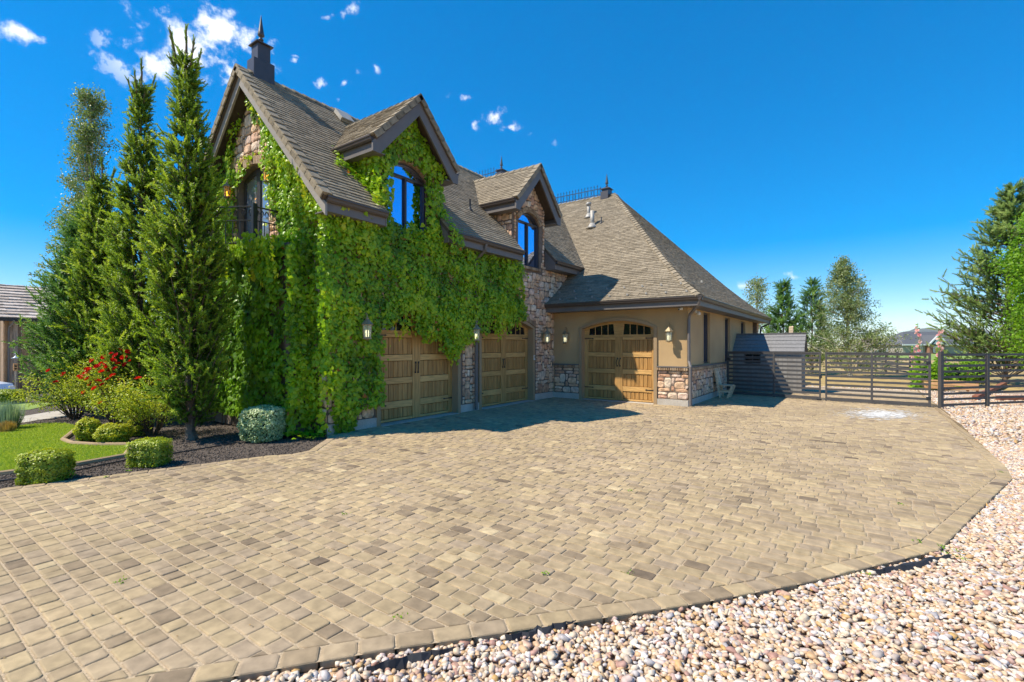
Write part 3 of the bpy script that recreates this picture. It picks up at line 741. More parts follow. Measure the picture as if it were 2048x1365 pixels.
# --- door surrounds
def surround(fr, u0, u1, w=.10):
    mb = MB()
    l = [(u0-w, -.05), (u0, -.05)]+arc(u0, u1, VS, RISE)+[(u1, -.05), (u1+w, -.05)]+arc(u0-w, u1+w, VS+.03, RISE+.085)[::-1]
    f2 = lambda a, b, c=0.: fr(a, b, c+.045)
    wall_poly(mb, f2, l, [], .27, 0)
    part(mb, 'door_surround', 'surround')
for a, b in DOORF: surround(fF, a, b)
surround(fW, *DOORW)
for a, b in DOORF:                                               # brick arches over the two facade doors
    mb = MB(); w = (b-a)/2+.1; rs = RISE+.085; rr = (w*w+rs*rs)/(2*rs); a0 = math.asin(w/rr); n = 38
    for i in range(n):
        t = -a0+2*a0*(i+.5)/n; c = fF((a+b)/2+(rr+.075)*math.sin(t), VS+.03+rs-rr+(rr+.075)*math.cos(t), .03)
        obox(mb, c, Vector((0, math.cos(t), -math.sin(t)))*.028, Vector((1, 0, 0))*.035, Vector((0, math.sin(t), math.cos(t)))*.065)
    part(mb, 'brick_arch', 'brick')
for c0 in (D1, D2):                                              # double brick arch round the dormer windows
    mb = MB(); w = .59; rs = .30; rr = (w*w+rs*rs)/(2*rs); a0 = math.asin(w/rr)
    for r_, n in ((.045, 22), (.125, 24)):
        for i in range(n):
            t = -a0+2*a0*(i+.5)/n; c = fF(c0+(rr+r_)*math.sin(t), 5.52+rs-rr+(rr+r_)*math.cos(t), .03)
            obox(mb, c, Vector((0, math.cos(t), -math.sin(t)))*.026, Vector((1, 0, 0))*.032, Vector((0, math.sin(t), math.cos(t)))*.035)
    part(mb, 'brick_arch', 'brick'); mb = MB()
    for i in range(19):
        u = c0-.59+(i+.5)*1.18/19; obox(mb, fF(u, 4.115, .035), (0, .027, 0), (.045, 0, 0), (0, 0, .04))
    part(mb, 'brick_sill', 'brick')

# --- garage doors
def garage_door(fr, u0, u1, name, mirror=False):
    """wood door: stiles and rails with plank panels, arched lights, straps and pulls; all within the opening"""
    W = u1-u0; st = .13; mid = .25; d = -.17; cm = (u0+u1)/2
    def fb(mb, a0, a1, b0, b1, c0, c1, m=0, bev=.005):
        P = fr(a0, b0, c0); Q = fr(a1, b1, c1)
        bbox(mb, min(P.x, Q.x), max(P.x, Q.x), min(P.y, Q.y), max(P.y, Q.y), min(P.z, Q.z), max(P.z, Q.z), bev, m)
    mb = MB()
    fb(mb, u0-.03, u1+.03, .0, 2.02, d-.06, d-.045, 1, .002)
    cols = ((u0+st, cm-mid/2), (cm+mid/2, u1-st)); rows = ((.07, .31), (.46, .85), (.99, 1.37), (1.51, 1.90))
    fb(mb, u0-.02, u0+st, .02, 1.985, d-.045, d); fb(mb, u1-st, u1+.02, .02, 1.985, d-.045, d); fb(mb, cm-mid/2, cm+mid/2, .02, 1.985, d-.045, d)
    edges = [.02]+[e for r in rows for e in r]+[1.985]
    for a, b in cols:
        for i in range(0, len(edges), 2): fb(mb, a+.001, b-.001, edges[i], edges[i+1], d-.045, d-.003, 2)
    # arched top section with the two light openings
    top = [(u0-.02, 1.99), (u1+.02, 1.99)]+arc(u0-.02, u1+.02, VS+.01, RISE)[::-1]
    holes = []
    A = arc(u0, u1, VS-.045, RISE-.035, 40)
    for a, b in cols:
        hp = [(a+.02, 2.06), (b-.02, 2.06)]; ap = [p for p in A if a+.02 <= p[0] <= b-.02]
        hp += ap[::-1]; holes.append(hp)
    f2 = lambda a, b, c=0.: fr(a, b, c+d)
    wall_poly(mb, f2, top, holes, .045, 2)
    root = part(mb, 'garage_door', ['wood_door', 'groove', 'wood_rail'])
    for a, b in cols:
        for r0, r1 in rows:
            pm_ = MB(); n = 7; w = (b-a)/n
            for i in range(n): fb(pm_, a+i*w+.0035, a+(i+1)*w-.0035, r0+.006, r1-.006, d-.043, d-.024, 0, .012)
            # sloping bead round the panel
            part(pm_, 'panel', 'wood_panel', root)
    for h in holes:
        pn = MB(); f3 = lambda a, b, c=0.: fr(a, b, c+d-.03); wall_poly(pn, f3, h, [], .01, 0); part(pn, 'window_pane', 'dark_pane', root)
        a, b = h[0][0], h[1][0]
        for i in range(1, 4):
            u = a+(b-a)*i/4; ztop = max(p[1] for p in h if abs(p[0]-u) < .08) if any(abs(p[0]-u) < .08 and p[1] > 2.1 for p in h) else 2.3
            br = MB(); fb(br, u-.009, u+.009, 2.06, ztop+.005, d-.029, d-.006, 0, .002)
            part(br, 'glazing_bar', 'wood_rail', root)
    for s in (-1, 1):
        hb = MB(); pts = [fr(cm+s*.045-.02*math.sin(PI*i/6*1.2), 1.09+.23*i/6, d+.012+.028*math.sin(PI*i/6)) for i in range(7)]
        tube(hb, pts, [.007, .009, .010, .010, .010, .009, .007], 6)
        for e in (0, 6):
            p = pts[e]; obox(hb, p, fr(.016, 0, 0)-fr(0, 0, 0), fr(0, .022, 0)-fr(0, 0, 0), fr(0, 0, .008)-fr(0, 0, 0))
        part(hb, 'door_pull', 'iron', root, True)
    for zz in (.385, 1.945):
        for s in (0, 1):
            hb = MB(); a = u0+.005 if s == 0 else u1-.005; sg = 1 if s == 0 else -1
            q = [(a, zz-.017), (a+sg*.26, zz-.010), (a+sg*.285, zz-.022), (a+sg*.33, zz), (a+sg*.285, zz+.022), (a+sg*.26, zz+.010), (a, zz+.017)]
            f3 = lambda x, y, c=0.: fr(x, y, c+d+.010); wall_poly(hb, f3, ccw(q), [], .0095); part(hb, 'hinge_strap', 'iron', root)
    return root
g1 = garage_door(fF, *DOORF[0], 'garage_door'); tag(g1, 'wooden garage door nearest the corner, half hung with ivy')
g2 = garage_door(fF, *DOORF[1], 'garage_door'); tag(g2, 'wooden garage door in the middle, between stone piers')
g3 = garage_door(fW, *DOORW, 'garage_door'); tag(g3, 'wooden garage door in the tan stucco wing, partly sunlit')
mb = MB(); box(mb, -8.28, -4.0, 14.35, 14.4, 0, 2.9); part(mb, 'garage_lining', 'deck')
mb = MB(); box(mb, -8.75, -8.7, 6.2, 13.9, 0, 2.9); part(mb, 'garage_lining', 'deck')
for a, b in DOORF: mb = MB(); box(mb, XF-.22, XF+.10, a, b, -.04, .006); part(mb, 'door_sill', 'concrete')
mb = MB(); box(mb, DOORW[0], DOORW[1], YW-.10, YW+.22, -.04, .006); part(mb, 'door_sill', 'concrete')

# --- windows in the wing side wall
for a, b, c, d in WN:
    w = MB(); box(w, XS-.14, XS-.13, a, b, c, d); wo_ = part(w, 'window', 'blue_glass')
    fr_ = MB(); 
    for x0, x1, z0, z1 in ((a, a+.045, c, d), (b-.045, b, c, d), (a+.046, b-.046, c, c+.05), (a+.046, b-.046, d-.05, d)): box(fr_, XS-.135, XS-.06, x0, x1, z0, z1)
    part(fr_, 'window_frame', 'winframe', wo_)

# --- roofs
mr = MB(); dk = MB()
LM = 4.70; ev = Vector((-3.24, 0, 3.40)).normalized(); EO = Vector((-7.86, 0, 4.46)); sF = .638; YE = 5.14
UP = ((YE, D1-.92, sF), (D1-.92, D1+.92, 1.75), (D1+.92, D2-.92, sF), (D2-.92, D2+.92, 1.75), (D2+.92, 19.6, sF))
for a, b, s0 in UP:
    tiles(mr, EO, (0, 1, 0), ev, [(a, s0), (b, s0), (b, LM), (a, LM)], seed=31+int(a))
    slab(mr, [EO+Vector((0, y, -.02))+ev*s for y, s in ((a, s0), (b, s0), (b, LM), (a, LM))], .1, 1)
for a, b in ((YE, D1-.92), (D1+.92, D2-.92), (D2+.92, 17.)):
    tiles(mr, EO, (0, 1, 0), ev, [(a, 0), (b, 0), (b, sF), (a, sF)], seed=int(a*7))
    pts = [EO+Vector((0, y, 0))+ev*s for y, s in ((a, 0), (b, 0), (b, sF), (a, sF))]; slab(mr, [p-Vector((0, 0, .02)) for p in pts], .1, 1)
EL = Vector((-14.34, 0, 4.46)); el = Vector((3.24, 0, 3.40)).normalized()
tiles(mr, EL, (0, 1, 0), el, [(YE, 0), (19, 0), (19, LM), (YE, LM)], e=.25, wmin=.4, wmax=.6, seed=33)
slab(mr, [EL+Vector((0, y, -.02))+el*s for y, s in ((YE, 0), (19, 0), (19, LM), (YE, LM))], .1, 1)
caps_along(mr, (AX, YE-.02, AZ+.01), (AX, 19.6, AZ+.01), .12, .26, .035, fold=.10)
# rake tiles folded over the verge
for O, e_, sgn in ((EO, ev, 1), (EL, el, -1)):
    n = 20; L = LM/n; nn = Vector((abs(e_.z)*sgn, 0, abs(e_.x)))
    for i in range(n):
        c = O+Vector((0, YE+.05, 0))+e_*(L*(i+.5))+nn*.022
        t_ = nn*.012
        obox(mr, c, e_*(L*.55)-t_, (0, .10, 0), nn*.02); obox(mr, c+Vector((0, -.085, 0))-nn*.062, e_*(L*.54)-t_, (0, .014, 0), nn*.055)
roof = part(mr, 'main_roof', ['shingle', 'soffit'])
# fascia boards
mb = MB(); f5 = frame((0, YE+.04, 0), (1, 0, 0), (0, 0, 1), (0, -1, 0))
l = [(-7.88, 4.33), (AX, 7.72), (-14.32, 4.33), (-14.32, 4.09), (AX, 7.46), (-7.88, 4.09)]
wall_poly(mb, f5, ccw(l), [], .045)
part(mb, 'rake_board', 'fascia', roof)
for a, b in ((YE+.09, D1-.92), (D1+.92, D2-.92), (D2+.92, 16.2)):
    mb = MB(); box(mb, -7.95, -7.91, a, b, 4.18, 4.40); box(mb, -8.28, -7.951, a, b, 4.18, 4.20)
    for y_, sg_ in ((a, -1), (b, 1)):
        if abs(y_-YE) > .2 and y_ < 16: fe = frame((0, y_+sg_*.004, 0), (1, 0, 0), (0, 0, 1), (0, sg_, 0)); wall_poly(mb, fe, ccw([(-8.29, 4.17), (-7.90, 4.17), (-7.90, 4.38), (-8.29, 4.79)]), [], .03)
    part(mb, 'eave_fascia', 'trimdark', roof)
def gutter(mb, p, q, o):
    """moulded gutter from p to q, o = outward horizontal direction"""
    p = Vector(p); q = Vector(q); o = Vector(o).normalized(); up = Vector((0, 0, 1))
    prof = [(0, 0), (0, -.11), (.05, -.115), (.075, -.085), (.085, -.045), (.10, -.03), (.10, 0), (.09, 0), (.075, -.035), (.01, -.06)]
    V = [p+o*a+up*b for a, b in prof]+[q+o*a+up*b for a, b in prof]; n = len(prof)
    mb.add(V, [(i, (i+1) % n, n+(i+1) % n, n+i) for i in range(n)]+[list(range(n))[::-1], list(range(n, 2*n))])
for a, b in ((YE+.06, D1-.93), (D1+.93, D2-.93), (D2+.93, 16.2)):
    mb = MB(); gutter(mb, (-7.908, a, 4.45), (-7.908, b, 4.45), (1, 0, 0)); part(mb, 'gutter', 'gutter', roof)
mb = MB(); c = Vector((-10.79, 7.59, 7.55)); nn = Vector((ev.z, 0, -ev.x)); 
obox(mb, c+nn*.07, (0, .17, 0), ev*.20, nn*.05); obox(mb, c+nn*.12-ev*.02, (0, .19, 0), ev*.22, nn*.012)
part(mb, 'roof_vent', 'vent', roof)
mb = MB(); d_ = Vector(ray(940, 420)); O_ = Vector((0, 0, H)); pn = nn
t_ = (EO-O_).dot(pn)/d_.dot(pn); c = O_+d_*t_
tube(mb, [c-Vector((0, 0, .05)), c+Vector((0, 0, .30))], .028, 8); lathe(mb, [(.09, -.04), (.05, .03), (.03, .08)], c, 10); part(mb, 'vent_pipe', 'iron', roof)

# dormers
def dormer(c, lab, ivy):
    zR = 7.25; half = 1.25; ze = 5.95; x0 = -7.90; x1 = -10.75; s = Vector((0, half, zR-ze)); Ls = s.length
    cheeks = []
    for sg in (-1, 1):
        mb = MB(); cheeks.append(mb); zt = 6.03; xb = AX+(AZ-zt)/SL; xc = AX+(AZ-4.36)/SL
        y0 = c+sg*.90; y1 = c+sg*.76
        P = [(XF-.25, 4.4), (XF-.25, zt), (xb-.3, zt), (xb-.3, zt-.2), (XF-.26, 4.4)]
        fr_ = frame((0, y0, 0), (1, 0, 0), (0, 0, 1), (0, sg, 0))
        q = [(XF-.25, 4.45), (XF-.25, zt), (xb-.35, zt)]
        wall_poly(mb, fr_, ccw(q), [], .12, 0)
        if sg < 0 : stones(mb, fr_, xb-.2, XF, 4.45, zt, lambda u, v: v > AZ-SL*(u-AX)-.18 and u <= XF and v < zt, seed=int(c*10))
    rf = MB()
    for sg in (-1, 1):
        O = Vector((0, c+sg*half, ze)); v = Vector((0, -sg*half, zR-ze)).normalized()
        tiles(rf, O, (1, 0, 0), v, [(x1, 0), (x0, 0), (x0, Ls), (x1, Ls)], e=.11, seed=int(c*3)+sg)
        slab(rf, [O+Vector((x, 0, -.02))+v*t for x, t in ((x1, 0), (x0+.02, 0), (x0+.02, Ls), (x1, Ls))], .09, 1)
        n = 7; L = Ls/n; nn = Vector((0, sg*v.z, abs(v.y)))
        for i in range(n):
            cc = O+Vector((x0-.03, 0, 0))+v*(L*(i+.5))+nn*.022; t_ = nn*.010
            obox(rf, cc, v*(L*.55)-t_, (.09, 0, 0), nn*.018); obox(rf, cc+Vector((.078, 0, 0))-nn*.055, v*(L*.54)-t_, (.013, 0, 0), nn*.05)
    caps_along(rf, (x0+.03, c, zR+.01), (x1, c, zR+.01), .11, .24, .03, fold=.10)
    d = part(rf, 'dormer', ['shingle', 'soffit']); tag(d, lab)
    for mb in cheeks: part(mb, 'dormer_cheek', ['mortar', 'stone'], d)
    fa = MB(); f_ = frame((x0+.005, 0, 0), (0, 1, 0), (0, 0, 1), (1, 0, 0))
    l = [(c-half-.02, ze-.12), (c-half-.02, ze-.32), (c-half+.16, ze-.33), (c, zR-.43), (c+half-.16, ze-.33), (c+half+.02, ze-.32), (c+half+.02, ze-.12), (c, zR-.10)]
    wall_poly(fa, f_, ccw(l), [], .045)
    for sg in (-1, 1):
        a, b = sorted((c+sg*(half-.06), c+sg*(half-.02))); box(fa, -9.35, x0-.045, a, b, ze-.30, ze-.10)
        a, b = sorted((c+sg*.92, c+sg*(half-.065))); box(fa, -9.2, x0-.046, a, b, ze-.30, ze-.28)
    part(fa, 'dormer_fascia', 'trimdark', d)
    for sg in (-1, 1): gt = MB(); gutter(gt, (x0-.02, c+sg*(half-.015), ze-.01), (-9.25, c+sg*(half-.015), ze-.01), (0, sg, 0)); part(gt, 'dormer_gutter', 'gutter', d)
    w = MB(); f_ = lambda a, b, e=0.: fF(a, b, e-.10); wall_poly(w, f_, winloop(c), [], .01); part(w, 'window_glass', 'blue_glass', d)
    wf = MB(); f_ = lambda a, b, e=0.: fF(a, b, e-.03)
    wall_poly(wf, f_, winloop(c), [arch_loop(c-.553, c+.553, 4.205, 5.50, .285)], .068)
    box(wf, XF-.095, XF-.035, c-.552, c+.552, 5.495, 5.54); box(wf, XF-.095, XF-.04, c-.022, c+.022, 4.206, 5.494)
    part(wf, 'window_frame', 'winframe', d)
    return d
dormer(D1, 'dormer smothered in ivy round its arched window', True)
dormer(D2, 'dormer of bare stone with a brick-arched window', False)

# wing roof with bell-cast eaves
wr = MB(); TT = (0, .12, .30, 1.); ZZ = (0, .09, .26, 1.); WZ = 3.06; WH = 5.33
wy = lambda t: 13.42+t*6.48; wx = lambda t: -3.42-t*5.25; wb = lambda t: 26.4-t*6.5; wz = lambda z: WZ+z*WH
for i in range(3):
    t0, t1 = TT[i], TT[i+1]; z0, z1 = wz(ZZ[i]), wz(ZZ[i+1]); xl = -8.28 if i < 2 else -14.
    v = Vector((0, wy(t1)-wy(t0), z1-z0)); L = v.length; e = L/round(L/.112)
    tiles(wr, (0, wy(t0), z0), (1, 0, 0), v, [(xl, 0), (wx(t0), 0), (wx(t1), L), (xl, L)], e=e, seed=50+i)
    slab(wr, [(xl, wy(t0), z0-.02), (wx(t0), wy(t0), z0-.02), (wx(t1), wy(t1), z1-.02), (xl, wy(t1), z1-.02)], .08, 1)
    v = Vector((wx(t1)-wx(t0), 0, z1-z0)); L = v.length; e = L/round(L/.112)
    tiles(wr, (wx(t0), 0, z0), (0, 1, 0), v, [(wy(t0), 0), (wb(t0), 0), (wb(t1), L), (wy(t1), L)], e=e, seed=60+i)
    slab(wr, [(wx(t0), wy(t0), z0-.02), (wx(t0), wb(t0), z0-.02), (wx(t1), wb(t1), z1-.02), (wx(t1), wy(t1), z1-.02)], .08, 1)
    slab(wr, [(wx(t0), wb(t0), z0-.02), (-14, wb(t0), z0-.02), (-14, wb(t1), z1-.02), (wx(t1), wb(t1), z1-.02)], .08, 1)
    caps_along(wr, (wx(t0), wy(t0), z0+.02), (wx(t1), wy(t1), z1+.02), .12, .2, .03, fold=.055)
caps_along(wr, (wx(1), 19.9, wz(1)+.01), (-14, 19.9, wz(1)+.01), .12, .24, .035, fold=.07)
wroof = part(wr, 'wing_roof', ['shingle', 'soffit'])
mb = MB(); ex, ey = -3.50, 13.50
box(mb, -8.27, ex, ey-.04, ey, 2.80, 3.02); box(mb, ex-.0, ex+.04, ey-.04, 26.3, 2.80, 3.02)
box(mb, -8.27, ex-.001, ey+.001, YW-.001, 2.80, 2.82); box(mb, XS+.02, ex-.001, YW, 26.3, 2.80, 2.82)
part(mb, 'eave_fascia', 'trimdark', wroof)
mb = MB(); gutter(mb, (-8.27, ey-.042, 3.055), (ex+.14, ey-.042, 3.055), (0, -1, 0)); gutter(mb, (ex+.042, ey-.14, 3.053), (ex+.042, 26.35, 3.053), (1, 0, 0))
part(mb, 'gutter', 'gutter', wroof)
def wing_hit(px, py):
    d = Vector(ray(px, py)); best = None
    for i in range(3):
        t0, t1 = TT[i], TT[i+1]; n = Vector((0, -(wz(ZZ[i+1])-wz(ZZ[i])), wy(t1)-wy(t0))); O = Vector((0, wy(t0), wz(ZZ[i])))
        s = (O-Vector((0, 0, H))).dot(n)/d.dot(n); p = Vector((0, 0, H))+d*s
        if wy(t0)-.01 <= p.y <= wy(t1)+.01: return p
for px, py, h, r, m, capd in ((1177.4, 433, .52, .07, 'vent', True), (1184.5, 453, .62, .085, 'vent', False), (1202.6, 447, .25, .028, 'iron', False)):
    c = wing_hit(px, py); mb = MB(); tube(mb, [c-Vector((0, 0, .1)), c+Vector((0, 0, h))], r, 14)
    lathe(mb, [(r*3.2, -.10), (r*1.9, .0), (r*1.15, .12)], c, 14)
    if capd: lathe(mb, [(r*1.55, 0), (r*1.6, .09), (r*1.2, .12)], c+Vector((0, 0, h-.06)), 14)
    part(mb, 'vent_pipe', m, wroof, True)
sg0 = None
for i in range(17):
    px = 1112+i*17; row = i % 2
    c = wing_hit(px, 604-.052*(px-1112)-(3 if row == 0 else 16)) if False else None
    x = -8.1+i*.285; t = .03 if i % 2 else .10; z = wz(ZZ[1])*t/TT[1]+WZ*(1-t/TT[1]); p = Vector((x, wy(t), z+.03))
    if sg0 is None:
        mb = MB(); obox(mb, p, (.025, 0, 0), (0, .03, .012), (0, -.004, .008)); obox(mb, p+Vector((0, -.03, .02)), (.022, 0, 0), (0, .004, 0), (0, 0, .03))
        sg0 = part(mb, 'snow_guard', 'vent', wroof); p0 = p
    else:
        c = sg0.copy(); COL.objects.link(c); c.location = p-p0
# distant main hip behind, only its ridge ironwork shows
fx, fy = at(1006, 24.8); mb = MB(); RZ = 10.42
slab(mb, [(fx+5, fy-5, 5), (fx, fy, RZ), (fx-6, fy, RZ), (fx-6, fy-5, 5)], .1); slab(mb, [(fx+5, fy+5, 5), (fx, fy, RZ), (fx+5, fy-5, 5)], .1); slab(mb, [(fx-6, fy+5, 5), (fx-6, fy, RZ), (fx, fy, RZ), (fx+5, fy+5, 5)], .1)
part(mb, 'rear_roof', 'shingle')
# finials and cresting
def finial(x, y, z, w, bh, s, lab):
    mb = MB(); bbox(mb, x-w/2, x+w/2, y-w/2, y+w/2, z-.25, z+bh, .008)
    bbox(mb, x-w/2-.012, x+w/2+.012, y-w*.82, y+w*.82, z-.25, z+bh*.45, .008)
    cw = w*.66; V = [(x-cw, y-cw, z+bh), (x+cw, y-cw, z+bh), (x+cw, y+cw, z+bh), (x-cw, y+cw, z+bh)]
    V += [(a, b, c+.025) for a, b, c in V]+[(x, y, z+bh+.025+w*.36)]
    mb.add(V, [(3, 2, 1, 0), (0, 1, 5, 4), (1, 2, 6, 5), (2, 3, 7, 6), (3, 0, 4, 7), (4, 5, 8), (5, 6, 8), (6, 7, 8), (7, 4, 8)])
    o = part(mb, 'finial', 'finial'); tag(o, lab)
    sp = MB(); b0 = z+bh+w*.28
    pr = [(.03, 0), (.03, .03)]+[(max(.02, .072*math.sin(PI*t)), .03+.144*t) for t in np.linspace(.1, .95, 8)]+[(.045, .185), (.085, .215), (.09, .24), (.075, .33), (.04, .56), (.012, .76), (.002, .82)]
    lathe(sp, [(r*s, h*s) for r, h in pr], (x, y, b0), 16); part(sp, 'spike', 'finial', o, True)
finial(AX, 5.66, AZ+.02, .29, .66, .80, 'large ridge finial on a stepped block at the front gable peak')
finial(-9.05, 19.9, 8.42, .34, .22, .78, 'spiked ridge finial at the peak of the stucco wing')
finial(fx-.1, fy, RZ+.02, .36, .26, .85, 'small spiked finial seen behind the bare stone dormer')
def cresting(x0, x1, y, z, lab, h=.44, n=15):
    mb = MB(); w = .012
    for zz in (.06, .33): obox(mb, ((x0+x1)/2, y, z+zz), ((x1-x0)/2, 0, 0), (0, w, 0), (0, 0, w))
    for i in range(n+1):
        x = x0+(x1-x0)*i/n; hh = h if i not in (0, n) else h*.78
        obox(mb, (x, y, z+hh/2), (.009, 0, 0), (0, .009, 0), (0, 0, hh/2)); lathe(mb, [(.02, 0), (.024, .02), (.001, .09)], (x, y, z+hh), 5)
        if i < n and i % 2 == 0:
            xc = x+(x1-x0)/n/2; tube(mb, [(xc+.05*math.cos(t), y, z+.2+.11*math.sin(t)) for t in np.linspace(0, 2*PI, 11)], .007, 4)
    o = part(mb, 'roof_cresting', 'iron'); tag(o, lab)
cresting(-11.7, -9.35, 19.9, wz(1)+.03, 'iron ridge cresting along the stucco wing')
cresting(fx-3.1, fx-.4, fy, RZ, 'iron ridge cresting half hidden behind the bare stone dormer', h=.52, n=14)
# downspouts
def spout(pts, mat, lab):
    mb = MB(); tube(mb, pts, .042, 8); o = part(mb, 'downspout', mat); tag(o, lab); return o
spout([(-3.44, 13.44, 2.99), (-3.46, 13.47, 2.86), (-3.62, 13.64, 2.72), (-3.82, 13.90, 2.58), (-3.85, 13.93, 2.45), (-3.85, 13.93, 1.28), (-3.79, 13.86, 1.12), (-3.79, 13.86, .03)], 'trimdark', 'bent downspout at the corner of the stucco wing')
spout([(-7.86, 9.84, 4.36), (-7.88, 9.84, 4.22), (-8.05, 9.84, 4.08), (-8.19, 9.84, 4.0), (-8.19, 9.84, .03)], 'trimdark', 'dark downspout on the stone pier between the garage doors')
spout([(-3.44, 26.30, 2.98), (-3.48, 26.28, 2.78), (-3.8, 26.12, 2.62), (-3.84, 26.12, 2.4), (-3.84, 26.12, .03)], 'iron', 'downspout at the porch end of the stucco wing')
# balcony: floor, rails, door
mb = MB(); box(mb, -12.2, -9.93, 4.90, 5.48, 3.685, 3.74); balc = part(mb, 'balcony', 'concrete')
rl = MB(); px0, py0 = -9.97, 4.95
def rail(p, q, n, scroll):
    p = Vector(p); q = Vector(q)
    for zz, r in ((4.54, .018), (4.26, .012), (3.80, .014)): tube(rl, [p+Vector((0, 0, zz)), q+Vector((0, 0, zz))], r, 6)
    for i in range(n+1):
        a = p.lerp(q, i/n)
        tube(rl, [a+Vector((0, 0, 3.80)), a+Vector((0, 0, 4.26))], .010, 5)
        if i < n and scroll:
            b = p.lerp(q, (i+.5)/n); d = (q-p).normalized()
            for sg in (-1, 1): tube(rl, [b+d*sg*(.045-.035*t/5)*math.cos(t)+Vector((0, 0, 4.40+(.10-.012*t)*math.sin(t))) for t in np.linspace(0, 5, 12)], .007, 4)
    return
rail((px0, py0, 0), (px0, 5.46, 0), 5, True)
rail((px0, py0, 0), (-10.62, 4.55, 0), 5, True); rail((-10.62, 4.55, 0), (-11.5, 4.50, 0), 7, True); rail((-11.5, 4.50, 0), (-12.15, 4.95, 0), 5, True)
cx, cy = -10.9, 4.50
for k in range(8):
    t = 2*PI*k/8; tube(rl, [(cx+.03*math.cos(t), cy, 4.04+.03*math.sin(t)), (cx+.13*math.cos(t), cy-.01, 4.04+.13*math.sin(t)), (cx+.17*math.cos(t+.3), cy, 4.04+.17*math.sin(t+.3))], .010, 4)
part(rl, 'railing', 'iron', balc)
mb = MB(); bbox(mb, px0-.045, px0+.045, py0-.045, py0+.045, 3.74, 4.60, .006); part(mb, 'post', 'iron', balc)
bdm = MB(); f_ = lambda a, b, e=0.: fG(a, b, e-.12)
cols = [(-11.80, -11.145), (-11.135, -10.48)]
zt = lambda u: 5.56+.18*(1-((u+11.14)/.68)**2)-.08
holes = [[(a+.08, 4.0), (b-.08, 4.0), (b-.08, zt(b-.08)), (a+.08, zt(a+.08))] for a, b in cols]
wall_poly(bdm, f_, arch_loop(BD[0]+.004, BD[1]-.004, 3.75, 5.565, .19), holes, .06)
bd = part(bdm, 'balcony_door', 'winframe')
for h in holes:
    p_ = MB(); f3 = lambda a, b, e=0.: fG(a, b, e-.15); wall_poly(p_, f3, h, [], .008); part(p_, 'pane', 'curtain_glass', bd)
# ================================================================== THINGS
# ---- wall lanterns (local -Y points away from the wall, z=0 at the bottom plate)
def make_lantern():
    t = thing('wall_lantern', (0, 0, 0), 'x', 'lantern', 'wall lanterns of the house')
    yb = -.20
    mb = MB(); bbox(mb, -.05, .05, -.025, 0., .10, .34, .008); obox(mb, (0, -.035, .22), (.02, 0, 0), (0, .02, 0), (0, 0, .05))
    mb.build('back_plate', 'lampmetal', t)
    mb = MB(); pts = [(0, -.03, .22), (0, -.06, .30), (0, -.085, .42), (0, -.12, .50), (0, -.165, .525), (0, -.197, .50), (0, yb, .44)]
    tube(mb, pts, [.013, .013, .012, .011, .011, .010, .010], 8); mb.build('arm', 'lampmetal', t, smooth=True)
    mb = MB(); lathe(mb, [(.125, .285), (.13, .297), (.075, .36), (.035, .405), (.028, .41), (.03, .43), (.012, .45)], (0, yb, 0), 6); mb.build('cap', 'lampmetal', t)
    mb = MB(); lathe(mb, [(.075, .035), (.092, .285)], (0, yb, 0), 6); mb.build('glass', 'lampglass', t)
    mb = MB(); lathe(mb, [(.03, -.02), (.06, 0), (.095, .008), (.095, .03), (.075, .038)], (0, yb, 0), 6)
    for k in range(6):
        a = 2*PI*k/6; tube(mb, [(.077*math.cos(a), yb+.077*math.sin(a), .035), (.094*math.cos(a), yb+.094*math.sin(a), .288)], .006, 4)
    mb.build('cage', 'lampmetal', t)
    mb = MB()
    for dx in (-.025, .025): lathe(mb, [(.008, .05), (.009, .12), (.013, .14), (.011, .165), (.002, .19)], (dx, yb, 0), 8)
    mb.build('bulb', 'bulb', t, smooth=True)
    return t
lan = make_lantern(); first = True
def put_lantern(x, y, z, rz, lab, s=1., amber=False):
    global first
    o = lan if first else copy_tree(lan); first = False
    o.location = (x, y, z); o.rotation_euler = (0, 0, rz); o.scale = (s, s, s); o['label'] = lab
    return o
put_lantern(-4.37, YW, 1.83, 0, 'sunlit wall lantern between the wing garage door and the house corner')
put_lantern(-7.74, YW, 1.80, 0, 'shaded wall lantern on tan stucco in the inner corner, left of the wing garage door')
put_lantern(XF+.04, 13.22, 1.80, PI/2, 'wall lantern on the stone wall just right of the middle garage door')
put_lantern(XF+.04, 9.68, 1.84, PI/2, 'wall lantern on the stone pier above the dark downspout')
put_lantern(XF+.10, 6.20, 1.84, PI/2, 'wall lantern half buried in ivy left of the first garage door')
b2 = []
for px, py, lab in ((452.5, 396, 'small amber lantern beside the balcony, nearer the spruce'), (533, 364, 'small amber lantern at the right of the balcony door')):
    x, z = onY(px, py, YG-.2); b2.append(put_lantern(x, YG-.01, z, 0, lab, .85))
for o in b2:
    for ch in o.children:
        if ch.name.startswith(('glass', 'bulb')):
            ch.data = ch.data.copy(); ch.data.materials[0] = M['amber'] if ch.name.startswith('glass') else M['bulbw']
